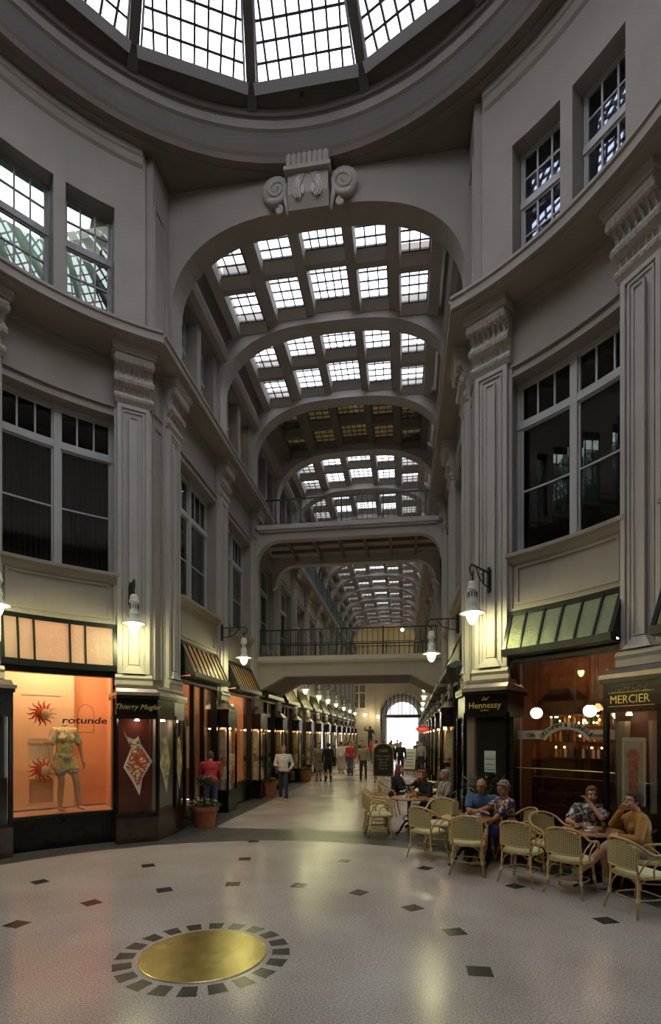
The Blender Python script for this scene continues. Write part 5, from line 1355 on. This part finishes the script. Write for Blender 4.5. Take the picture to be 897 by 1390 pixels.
    t = T('loudspeaker', 'small black loudspeaker tilted down from the first right-hand passage pilaster', 'loudspeaker', (2.84, 5.95, 3.28), 0)
    m = MB(); m.M = Matrix.Rotation(R_(30), 4, 'Z') @ Matrix.Rotation(R_(-28), 4, 'Y') @ Matrix.Rotation(R_(20), 4, 'X'); m.box(-.13, .13, -.11, .11, -.16, .16); m.build('cabinet', M('speaker_black', (.012, .012, .014), .5), t)
    m = MB(); m.M = Matrix.Rotation(R_(30), 4, 'Z') @ Matrix.Rotation(R_(-28), 4, 'Y') @ Matrix.Rotation(R_(20), 4, 'X'); m.box(-.12, .12, -.125, -.11, -.15, .15); m.build('grille', M('speaker_cloth', (.03, .03, .03), .9), t)
    m = MB(); m.tube([(0, 0, 0), (.15, 0, .02)], .02, 6); m.build('bracket', IRON, t)
    # left shop: sun plaques, poster and strip lamp of the display
    fr = mat4(*rot_frame(-RB0 - 0)); rz = rot_frame(-RB0)[1]
    redm = M('red_plaster_sun', (.62, .09, .04), .6); cream = M('cream_sun_face', (.7, .55, .32), .6)
    for z, lb in ((2.42, 'upper red sun ornament hanging in the mannequin shop window'), (1.36, 'lower red sun ornament hanging in the mannequin shop window')):
        p = fr @ Vector((.17, -.62, z)); t = T('sun_ornament', lb, 'ornament', p, rz)
        m = MB(); m.ball((0, 0, 0), .12, .04, .12, 20); m.build('disc', redm, t, smooth=True)
        m = MB(); m.ball((-.05, .02, -.01), .085, .035, .1, 14); m.build('sun_face', cream, t, smooth=True)
        for i in range(14):
            a = 2 * math.pi * i / 14; m = MB(); L = .13 if i % 2 else .11
            pts = [(math.cos(a) * r + .018 * math.sin(r * 40) * math.sin(a), 0, math.sin(a) * r - .018 * math.sin(r * 40) * math.cos(a)) for r in (.1, .14, .18, .22, .25)]
            m.tube(pts, [.026, .022, .017, .01, .003], 6); m.build('ray', cream if 6 <= i <= 8 or i == 12 else redm, t)
    t = T('display_banner', 'cream banner with red script between the two sun ornaments in the mannequin window', 'banner', fr @ Vector((.17, -.68, 0)), rz)
    m = MB(); m.box(-.2, .2, -.006, 0, 1.55, 1.95); m.build('sheet', M('cream_sheet', (.8, .72, .5), .7), t)
    m = MB(); m.box(-.2, .2, -.01, -.004, .75, 1.2); m.build('lower_sheet', M('orange_sheet', (.7, .4, .2), .7), t)
    m = MB(); [m.tube([(s * .205, 0, .7), (s * .205, 0, 2.75)], .003, 4) for s in (-1, 1)]; m.box(-.33, .33, -.012, .012, 2.74, 2.77); m.box(-.33, .33, -.012, .012, .66, .69); m.build('rod', M('white_rod', (.85, .8, .7), .3), t)
    text('Thierry Mugler', 'red_script', redm, t, (0, .002, 1.82), .085, shear=.4)
misc()
# ---------------------------------------------------------------- people
V = Vector
def cap(mb, a, b, ra, rb, n=10):
    a, b = V(a), V(b); mb.tube([a, b], [ra, rb], n); mb.ball(tuple(a), ra, n=n); mb.ball(tuple(b), rb, n=n)
def remesh(mb, name, mat, parent, vox=.012, sm=6, fac=.5):
    me = bpy.data.meshes.new('t'); me.from_pydata([tuple(v) for v in mb.v], [], mb.f)
    bm = bmesh.new(); bm.from_mesh(me); bmesh.ops.recalc_face_normals(bm, faces=bm.faces); bm.to_mesh(me); bm.free()
    o = bpy.data.objects.new('t', me); COL.objects.link(o)
    r = o.modifiers.new('r', 'REMESH'); r.mode = 'VOXEL'; r.voxel_size = vox; r.use_smooth_shade = True
    s = o.modifiers.new('s', 'SMOOTH'); s.iterations = sm; s.factor = fac
    dg = bpy.context.evaluated_depsgraph_get(); dg.update()
    nm = bpy.data.meshes.new_from_object(o.evaluated_get(dg)); bpy.data.objects.remove(o)
    nm.materials.clear(); nm.materials.append(mat)
    for p in nm.polygons: p.use_smooth = True
    q = bpy.data.objects.new(name, nm); COL.objects.link(q); q.parent = parent
    return q
def ik(a, b, l1, l2, pole):
    a, b = V(a), V(b); d = b - a; L = min(d.length, (l1 + l2) * .995); dn = d.normalized(); b = a + dn * L
    x = (l1 * l1 - l2 * l2 + L * L) / (2 * L); h = math.sqrt(max(0, l1 * l1 - x * x))
    p = V(pole) - dn * V(pole).dot(dn); p.normalize()
    return a + dn * x + p * h, b
def hand(mb, wrist, d, pn, side, curl=.6, s=1.0):
    """palm and five fingers; d: direction of the hand, pn: palm normal"""
    d = V(d).normalized(); pn = V(pn); pn = (pn - d * pn.dot(d)).normalized(); t = d.cross(pn).normalized() * side
    w = V(wrist); pc = w + d * .05 * s
    R = Matrix((t, pn, d)).transposed()
    mb.ball(tuple(pc), .040 * s, .016 * s, .052 * s, 10, rot=R)
    for i, (off, ln) in enumerate(((.030, .068), (.010, .078), (-.010, .072), (-.029, .056))):
        p0 = w + d * .085 * s + t * off * s; p1 = p0 + (d * math.cos(curl * .5) + pn * math.sin(curl * .5)) * ln * .5 * s
        p2 = p1 + (d * math.cos(curl * 1.4) + pn * math.sin(curl * 1.4)) * ln * .5 * s
        cap(mb, p0 - d * .02, p1, .0095 * s, .0088 * s, 7); cap(mb, p1, p2, .0088 * s, .0075 * s, 7)
    p0 = w + d * .03 * s + t * .030 * s; p1 = p0 + (d * .6 + t * .7 + pn * .3).normalized() * .036 * s; p2 = p1 + (d * .85 + t * .25 + pn * .4).normalized() * .03 * s
    cap(mb, p0, p1, .012 * s, .0105 * s, 7); cap(mb, p1, p2, .0105 * s, .009 * s, 7)
def person(label, loc, rz, seated=True, lean=0, twist=0, hy=0, hp=0, hr=0, handL=None, handR=None, poleL=(-.4, -.3, -1), poleR=(.4, -.3, -1), skin=SKIN, hair=None, hstyle='short',
           top=None, sleeve='long', bottom=None, btype='trousers', shoe=None, fat=1.0, sc=1.0, kneeL=None, kneeR=None, footL=None, footR=None, vox=.013, sock=None, female=False, name='person', cat='person', group=None, headless=False, glasses=False, collar=None, dress=False, near=True, hz=0, bag=None):
    t = T(name, label, cat, loc, rz, group); t.scale = (sc,) * 3
    if seated: hip = V((0, 0, .52)); 
    else: hip = V((0, 0, .93))
    up = V((twist, lean, 1)).normalized()
    chest = hip + up * .34; neck = hip + up * .50; sh = hip + up * .455
    fwd = V((0, 1, -lean)).normalized()
    head = neck + up * .155 + V((0, .02 + .03 * lean, hz))
    SW = .172 if female else .192
    sL, sR = sh + V((-SW, 0, 0)), sh + V((SW, 0, 0))
    hL, hR = hip + V((-.09, 0, 0)), hip + V((.09, 0, 0))
    if seated:
        kL = V(kneeL or (-.12, .43, .52)); kR = V(kneeR or (.12, .43, .52)); aL = V(footL or (-.13, .42, .09)); aR = V(footR or (.13, .42, .09))
    else:
        aL = V(footL or (-.10, .05, .09)); aR = V(footR or (.10, -.05, .09))
        kL, aL = ik(hL, aL, .43, .42, (0, 1, 0)) if kneeL is None else (V(kneeL), aL); kR, aR = ik(hR, aR, .43, .42, (0, 1, 0)) if kneeR is None else (V(kneeR), aR)
    hdL = V(handL) if handL else (V((-.16, .33, .60)) if seated else sL + V((-.06, .06, -.55)))
    hdR = V(handR) if handR else (V((.16, .33, .60)) if seated else sR + V((.06, .06, -.55)))
    eL, wL = ik(sL, hdL, .29, .26, poleL); eR, wR = ik(sR, hdR, .29, .26, poleR)
    def torso(mb, g):
        R = Matrix.Rotation(math.atan2(-lean, 1), 3, 'X')
        mb.ball(tuple(hip + V((0, 0, .02))), (.165 * fat + g), .125 * fat + g, .12 + g, 14)
        mb.ball(tuple(hip + up * .16 + V((0, .015 * fat, 0))), .145 * fat + g, .112 * fat * fat + g, .17 + g, 14, rot=R)
        mb.ball(tuple(chest), (.158 if female else .172) * fat + g, .118 * fat + g, .19 + g, 14, rot=R)
        if female:
            for s in (-1, 1): mb.ball(tuple(chest + V((s * .07, .085, -.02))), .065 + g, .06 + g, .065 + g, 10)
        cap(mb, sL + V((.03, 0, -.01)), sR + V((-.03, 0, -.01)), .062 + g, .062 + g)
        cap(mb, neck - up * .06, neck - up * .02, .07 + g, .055 + g)
    HR = Matrix.Rotation(hy, 3, 'Z') @ Matrix.Rotation(hp, 3, 'X') @ Matrix.Rotation(hr, 3, 'Y')
    H = lambda p: tuple(head + HR @ V(p))
    b = MB(); torso(b, -.012)
    if not headless:
        cap(b, neck - up * .05, head + HR @ V((0, -.015, -.06)), .052, .05)
        b.ball(H((0, -.012, .03)), .074, .092, .088, 16, rot=HR); b.ball(H((0, .02, -.035)), .058, .070, .075, 14, rot=HR); b.ball(H((0, .052, -.085)), .03, .026, .024, 8, rot=HR)
        cap(b, H((0, .088, .012)), H((0, .108, -.022)), .010, .0145, 7)
        for s in (-1, 1):
            b.ball(H((s * .073, -.008, -.005)), .012, .022, .032, 8, rot=HR); b.ball(H((s * .036, .062, -.03)), .026, .022, .026, 8, rot=HR); b.ball(H((s * .03, .078, .035)), .028, .014, .012, 8, rot=HR)
        b.ball(H((0, .088, -.055)), .026, .014, .012, 8, rot=HR)
    else: cap(b, neck - up * .05, neck + up * .05, .05, .045)
    for s, e, w_, sd, p in ((sL, eL, wL, -1, 0), (sR, eR, wR, 1, 0)):
        cap(b, s, e, .047 * (1 if female else 1.08), .038); cap(b, e, w_, .038, .027)
        d = (w_ - e).normalized(); pn = V((-sd * .7, .2, -.3)) if abs(d.x) < .8 else V((0, 0, -1))
        hand(b, w_ - d * .0, d + V((0, .1, 0)), pn, sd if d.z > -.5 else sd, .7)
    for h, k, a in ((hL, kL, aL), (hR, kR, aR)):
        cap(b, h, k, .078 * fat, .055); cap(b, k, (k + a) / 2 + V((0, -.018, 0)), .055, .052); cap(b, (k + a) / 2 + V((0, -.018, 0)), a, .052, .037)
        fd = V((0, 1, 0)) if seated or True else V((0, 1, 0))
        cap(b, a + V((0, -.02, -.045)), a + V((0, .13, -.06)), .034, .026)
    remesh(b, 'body', skin, t, .009 if near else .014, 3 if near else 4)
    if top is not None:
        m = MB(); torso(m, .010)
        for s, e, w_ in ((sL, eL, wL), (sR, eR, wR)):
            if sleeve == 'long': cap(m, s, e, .066, .054); cap(m, e, e + (w_ - e) * .92, .053, .042)
            elif sleeve == 'short': cap(m, s, s + (e - s) * .72, .070, .066)
        if dress: 
            for h, k in ((hL, kL), (hR, kR)): cap(m, h, h + (k - h) * (.55 if headless else .98), .095, .105 if not seated else .08)
        remesh(m, 'dress' if dress else ('sweater' if sleeve == 'long' else 'shirt'), top, t, vox, 5)
        if collar:
            m = MB(); m.tube([tuple(neck + V((.062 * math.cos(a), .062 * math.sin(a), .0 - .02 * math.sin(a)))) for a in [2 * math.pi * i / 14 for i in range(15)]], .014, 6, cap=False); m.build('collar', collar, t, smooth=True)
    if bottom is not None:
        m = MB(); m.ball(tuple(hip + V((0, 0, -.01))), .168 * fat, .132 * fat, .115, 14)
        for h, k, a in ((hL, kL, aL), (hR, kR, aR)):
            if btype == 'trousers': cap(m, h, k, .092 * fat, .070); cap(m, k, a + V((0, 0, .02)), .068, .055)
            elif btype == 'skirt': cap(m, h, h + (k - h) * .92, .098, .085)
            elif btype == 'shorts': cap(m, h, h + (k - h) * .85, .094, .08)
            elif btype == 'longskirt': cap(m, h, k, .11, .13); cap(m, k, k + (a - k) * .6, .13, .15)
        if btype in ('skirt', 'longskirt'): cap(m, (hL + hR) / 2, (kL + kR) / 2 * .9 + hip * .1, .1, .085)
        remesh(m, {'trousers': 'trousers', 'skirt': 'skirt', 'shorts': 'shorts', 'longskirt': 'skirt'}[btype], bottom, t, vox, 5)
    for a in (aL, aR):
        if shoe is not None:
            m = MB(); cap(m, a + V((0, -.035, -.045)), a + V((0, .06, -.048)), .042, .042); cap(m, a + V((0, .06, -.048)), a + V((0, .15, -.062)), .042, .030); remesh(m, 'shoe', shoe, t, .014, 3)
        if sock is not None:
            m = MB(); m.tube([a + V((0, 0, -.02)), a + V((0, -.005, .07))], [.046, .045], 12); m.build('sock', sock, t, smooth=True)
    if not headless:
        eye = M('eye_white', (.6, .58, .55), .3); iris = M('dark_iris', (.02, .015, .01), .2)
        for s in (-1, 1):
            m = MB(); m.ball(H((s * .030, .0775, .008)), .0125, .0095, .009, 8, rot=HR); e_ = m.build('eye', eye, t, smooth=True)
            m = MB(); m.ball(H((s * .030, .0855, .008)), .0062, .004, .0062, 8, rot=HR); m.build('iris', iris, e_, smooth=True)
            m = MB(); m.tube([H((s * .045, .078, .026)), H((s * .03, .087, .031)), H((s * .015, .089, .027))], .0035, 5); m.build('eyebrow', hair or M('grey_brow', (.2, .15, .12), .8), t)
        m = MB(); m.tube([H((-.022, .088, -.055)), H((0, .1005, -.053)), H((.022, .088, -.055))], [.003, .0055, .003], 6); m.build('mouth', M('lips', (.33, .09, .08), .5), t, smooth=True)
        if glasses:
            m = MB()
            for s in (-1, 1): m.tube([H((s * .031 + .021 * math.cos(a), .098, .006 + .017 * math.sin(a))) for a in [2 * math.pi * i / 12 for i in range(13)]], .002, 5); m.tube([H((s * .052, .098, .01)), H((s * .076, .0, .01))], .002, 4)
            m.tube([H((-.01, .1, .01)), H((.01, .1, .01))], .002, 4); m.build('glasses', IRON, t)
        if hair is not None:
            m = MB()
            if hstyle == 'bald':
                for s in (-1, 1): m.ball(H((s * .066, -.03, .0)), .016, .04, .035, 8, rot=HR)
                m.ball(H((0, -.085, -.01)), .055, .022, .04, 8, rot=HR)
            else:
                rr = random.Random(hash(label) % 1000 if False else len(label))
                m.ball(H((0, -.026, .045)), .083, .092, .086, 16, rot=HR); m.ball(H((0, -.05, .0)), .078, .062, .085, 12, rot=HR)
                for s in (-1, 1): m.ball(H((s * .066, -.015, .02)), .022, .045, .05, 8, rot=HR)
                m.ball(H((0, .045, .085)), .058, .035, .028, 10, rot=HR)
                if hstyle == 'curly':
                    for i in range(60):
                        a = rr.uniform(0, 6.28); p = rr.uniform(0, 1.9); q = V((.088 * math.sin(p) * math.cos(a), -.025 + .1 * math.sin(p) * math.sin(a), .035 + .092 * math.cos(p)))
                        if q.y > .04 and q.z < .07: continue
                        m.ball(H(q), .02, n=6)
                if hstyle == 'long':
                    m.ball(H((0, -.07, -.09)), .092, .05, .14, 12, rot=HR)
                    for s in (-1, 1): m.ball(H((s * .078, -.02, -.07)), .03, .05, .11, 10, rot=HR)
                    m.ball(H((0, -.09, -.2)), .085, .04, .12, 10)
            remesh(m, 'hair', hair, t, .009 if near else .014, 2)
    if bag:
        m = MB(); hx, hyy, hzz = bag; m.vprism([(hx - .05, hyy - .17), (hx + .05, hyy - .17), (hx + .05, hyy + .17), (hx - .05, hyy + .17)], hzz - .35, hzz - .1); m.tube([(hx, hyy - .12, hzz - .1), (hx, hyy, hzz + .08), (hx, hyy + .12, hzz - .1)], .01, 5); m.build('bag', M('black_bag', (.015, .015, .015), .5), t)
    return t
def C_(n, c, r=.8): return M(n, c, r, ns=9, na=.12, bump=.2, bs=30)
grey = C_('grey_hair', (.22, .17, .13)); dkh = C_('dark_brown_hair', (.045, .025, .015)); redh = C_('red_hair', (.16, .03, .015)); blond = C_('blond_hair', (.35, .25, .13)); brh = C_('brown_hair', (.10, .06, .04)); gg = C_('silver_hair', (.36, .33, .29))
black = C_('black_cloth', (.012, .012, .014)); white = C_('white_cloth', (.62, .60, .58)); blue = C_('blue_denim_shirt', (.045, .10, .22)); jeans = C_('jeans', (.06, .09, .18)); must = C_('mustard_knit', (.36, .17, .04)); redc = C_('red_cloth', (.42, .03, .04)); beige = C_('beige_cloth', (.40, .33, .26)); khaki = C_('stone_cloth', (.42, .38, .33))
floral = Mspots('flower_print', [(.02, .03, .14), (.03, .05, .22), (.55, .22, .03), (.02, .03, .12), (.5, .45, .45), (.6, .3, .05), (.08, .05, .2), (.03, .04, .18)], 26)
bw = Mspots('black_white_print', [(.03, .03, .04), (.55, .53, .52), (.06, .06, .08), (.6, .58, .55), (.15, .15, .18)], 34)
stripe = Mspots('striped_jacket', [(.05, .05, .06), (.6, .55, .5), (.12, .12, .14), (.55, .5, .47)], 5, .7, 'WAVE')
def people():
    person('bald person in blue short-sleeved shirt seated behind the menu-stand table', (3.10, 4.30, 0), face(-.30, -1), lean=.22, hy=-.1, hp=-.12, handR=(-.05, .46, .80), handL=(-.34, .40, .77), poleR=(1, .1, -.7), poleL=(-1, .1, -.6), skin=SKIN2, hair=grey, hstyle='bald', top=blue, sleeve='short', bottom=C_('dark_trousers', (.02, .025, .05)), shoe=black, fat=1.18, glasses=True, collar=blue, sc=1.02)
    person('person in colourful flowered blouse with curly grey hair at the menu-stand table', (3.42, 3.88, 0), face(-1, -.25), lean=.08, hy=.25, hp=-.25, handL=(-.08, .47, .56), handR=(.06, .54, .80), poleR=(.6, -.2, -.8), poleL=(-.9, -.2, -.6), skin=SKIN2, hair=grey, hstyle='curly', top=floral, sleeve='short', bottom=C_('blue_print_shorts', (.02, .035, .14)), btype='shorts', shoe=C_('cream_shoe', (.62, .55, .42)), sock=C_('cream_sock', (.55, .5, .36)), female=True, fat=1.1, footL=(-.11, .47, .09), footR=(.12, .38, .09))
    person('person in black and white print shirt seated behind the right cafe table', (4.50, 3.40, 0), face(-.32, -1), lean=.18, hy=.15, hp=-.05, handL=(.03, .25, 1.06), handR=(.14, .47, .78), poleL=(-.25, 1, -.9), poleR=(.8, .2, -.6), skin=SKIN, hair=brh, top=bw, sleeve='short', bottom=jeans, shoe=black, collar=bw)
    person('person in mustard sweater, chin on hand, seated at the right cafe table', (4.80, 2.50, 0), face(-1, .12), lean=.12, hy=.2, hp=.05, handR=(.02, .24, 1.045), handL=(-.12, .30, .74), poleR=(.3, .8, -.8), poleL=(-.7, .1, -.8), skin=SKIN, hair=dkh, top=must, sleeve='long', bottom=khaki, btype='skirt', shoe=C_('white_shoe', (.6, .55, .52)), sock=white, female=True, fat=1.08, kneeL=(-.10, .45, .60), footL=(-.1, .80, .22), kneeR=(.10, .43, .50), footR=(.10, .40, .09))
    person('silver-haired person in black and white striped jacket seated by the right wall', (2.68, 6.60, 0), face(-1, -.42), lean=.02, hy=.1, hp=0, handL=(-.10, .33, .66), handR=(.05, .32, .66), skin=SKIN, hair=gg, hstyle='short', top=stripe, sleeve='long', bottom=black, btype='longskirt', shoe=black, female=True, fat=1.12)
    person('red-haired person in black top and white trousers leaning on the crowded table', (2.38, 7.08, 0), face(-1, -.75), lean=.35, hy=.1, hp=-.05, handR=(.04, .34, 1.02), handL=(-.12, .46, .76), poleR=(.5, .7, -.8), skin=SKIN, hair=redh, hstyle='long', top=black, sleeve='long', bottom=white, shoe=black, female=True)
    person('person in black with reddish hair seated with back to the walkway', (1.55, 8.5, 0), face(1, -.2), lean=.2, hy=-.1, hp=-.1, handL=(-.1, .48, .77), handR=(.12, .46, .77), skin=SKIN, hair=redh, hstyle='long', top=black, sleeve='long', bottom=black, shoe=black, female=True)
    person('person in dark jacket seated at the farthest cafe table', (2.9, 9.5, 0), face(-1, -.2), lean=.1, skin=SKIN, hair=dkh, top=C_('olive_cloth', (.10, .08, .05)), bottom=black, shoe=black, near=False)
    # standing and walking
    S = dict(seated=False, near=False, vox=.016)
    person('person in white top and yellow shoes walking near the flower pot under the footbridge', (-1.87, 11.0, 0), face(.15, -1), handL=(-.20, .15, .98), handR=(.16, .25, 1.1), hair=blond, top=white, bottom=C_('dark_blue_trousers', (.02, .025, .05)), shoe=C_('yellow_shoe', (.5, .38, .05)), footL=(-.1, .22, .09), footR=(.1, -.16, .09), bag=(-.28, .05, 1.0), **S)
    person('person in red jacket and jeans bending behind the potted tree on the left', (-2.72, 7.15, 0), face(-.4, 1), lean=.55, handL=(-.1, .45, 1.0), handR=(.12, .5, 1.02), hair=brh, top=redc, bottom=jeans, shoe=black, hp=-.3, **S)
    person('person in grey printed dress standing beside the dark-suited one in the walkway', (-1.95, 18.1, 0), face(.4, -1), hair=brh, top=C_('grey_print_dress', (.25, .23, .2)), sleeve='short', dress=True, shoe=black, female=True, footL=(-.08, .0, .09), footR=(.08, -.02, .09), **S)
    person('person in black suit standing in the walkway beside the one in the grey dress', (-1.48, 17.8, 0), face(-.5, 1), hair=dkh, top=black, bottom=black, shoe=black, **S)
    person('person in white top and long cream skirt walking away down the walkway', (-1.55, 22.9, 0), face(.1, 1), hair=brh, top=white, bottom=beige, btype='longskirt', shoe=black, female=True, **S)
    person('person in white shirt and black trousers beside the one in the cream skirt', (-1.15, 23.3, 0), face(.1, 1), hair=dkh, top=white, bottom=black, shoe=black, **S)
    person('person in red shirt and jeans in the middle of the walkway', (-.90, 21.6, 0), face(-.2, -1), hair=brh, top=redc, bottom=jeans, shoe=black, **S)
    person('person in beige jacket and dark trousers walking left of the chalkboard', (.0, 18.4, 0), face(.2, -1), hair=blond, top=beige, bottom=C_('brown_trousers', (.06, .045, .03)), shoe=black, footL=(-.1, .2, .09), footR=(.1, -.15, .09), **S)
    person('waiter all in black standing beyond the cafe tables, right of the chalkboard', (1.62, 21.8, 0), face(-.1, -1), hair=dkh, top=black, bottom=black, shoe=black, **S)
    person('person in dark clothes half hidden behind the chalkboard', (1.12, 20.6, 0), face(-.3, -1), hair=dkh, top=black, bottom=black, shoe=black, **S)
    person('person in black standing in front of the bright far doorway at the right', (2.55, 26.2, 0), face(-.6, -1), hair=dkh, top=black, bottom=black, shoe=black, **S)
    person('person in grey shirt near the far right vitrines', (2.72, 23.5, 0), face(-.6, -1), hair=brh, top=C_('grey_cloth', (.28, .28, .29)), bottom=black, shoe=black, **S)
    cols = [('pink', (.55, .3, .28)), ('red', (.45, .05, .05)), ('white', (.6, .6, .58)), ('dark blue', (.03, .05, .12)), ('tan', (.4, .28, .18)), ('green', (.08, .14, .08)), ('violet', (.2, .1, .2)), ('grey', (.25, .25, .25))]
    for i, (x, y) in enumerate(((-.05, 30), (-.5, 33), (.35, 34), (-.95, 29), (.9, 32), (-1.35, 27.5), (.55, 27), (1.25, 37))):
        cn, cc = cols[i]; person('person in %s top far down the crowded walkway' % cn, (x, y, 0), face((-1) ** i * .3, (-1) ** i), hair=[dkh, brh, blond][i % 3], top=C_('far_%s_cloth' % cn.replace(' ', '_'), cc), bottom=[black, jeans, beige][i % 3], shoe=black, **S)
    bz = M('dark_bronze', (.03, .028, .025), .4, .7)
    t = person('dark bronze statue of a gesturing figure on a stone block near the end wall', (-1.15, 40.5, .9), face(.2, -1), handR=(.45, .3, 1.6), handL=(-.3, .3, 1.1), skin=bz, hair=bz, top=bz, bottom=bz, shoe=bz, name='statue', cat='statue', sc=1.15, **S)
    m = MB(); m.box(-.4, .4, -.4, .4, -.8, -.01); m.box(-.45, .45, -.45, .45, -.78, -.66); m.build('plinth', M('stone_block', (.25, .22, .18), .7), t)
    # display mannequin
    fr = mat4(*rot_frame(-RB0)); rz = rot_frame(-RB0)[1]
    ms = M('mannequin_skin', (.55, .38, .24), .4); dress = Mspots('summer_print', [(.75, .6, .12), (.7, .62, .2), (.35, .45, .5), (.6, .3, .4), (.75, .65, .3), (.3, .35, .4), (.7, .5, .1)], 38)
    p = fr @ V((-.20, -.55, .57))
    person('headless mannequin in a yellow printed dress in the orange shop window', p, rz + .25, seated=False, handL=(-.30, .05, .84), handR=(.27, .1, .86), poleL=(-1, -.5, 0), poleR=(1, -.5, 0), skin=ms, top=dress, sleeve='short', dress=True, female=True, headless=True, name='mannequin', cat='mannequin', sc=1.1, footL=(-.16, .22, .09), footR=(.06, -.04, .09))
people()
# merge of duplicate names is left to the suffixes; remove nothing else
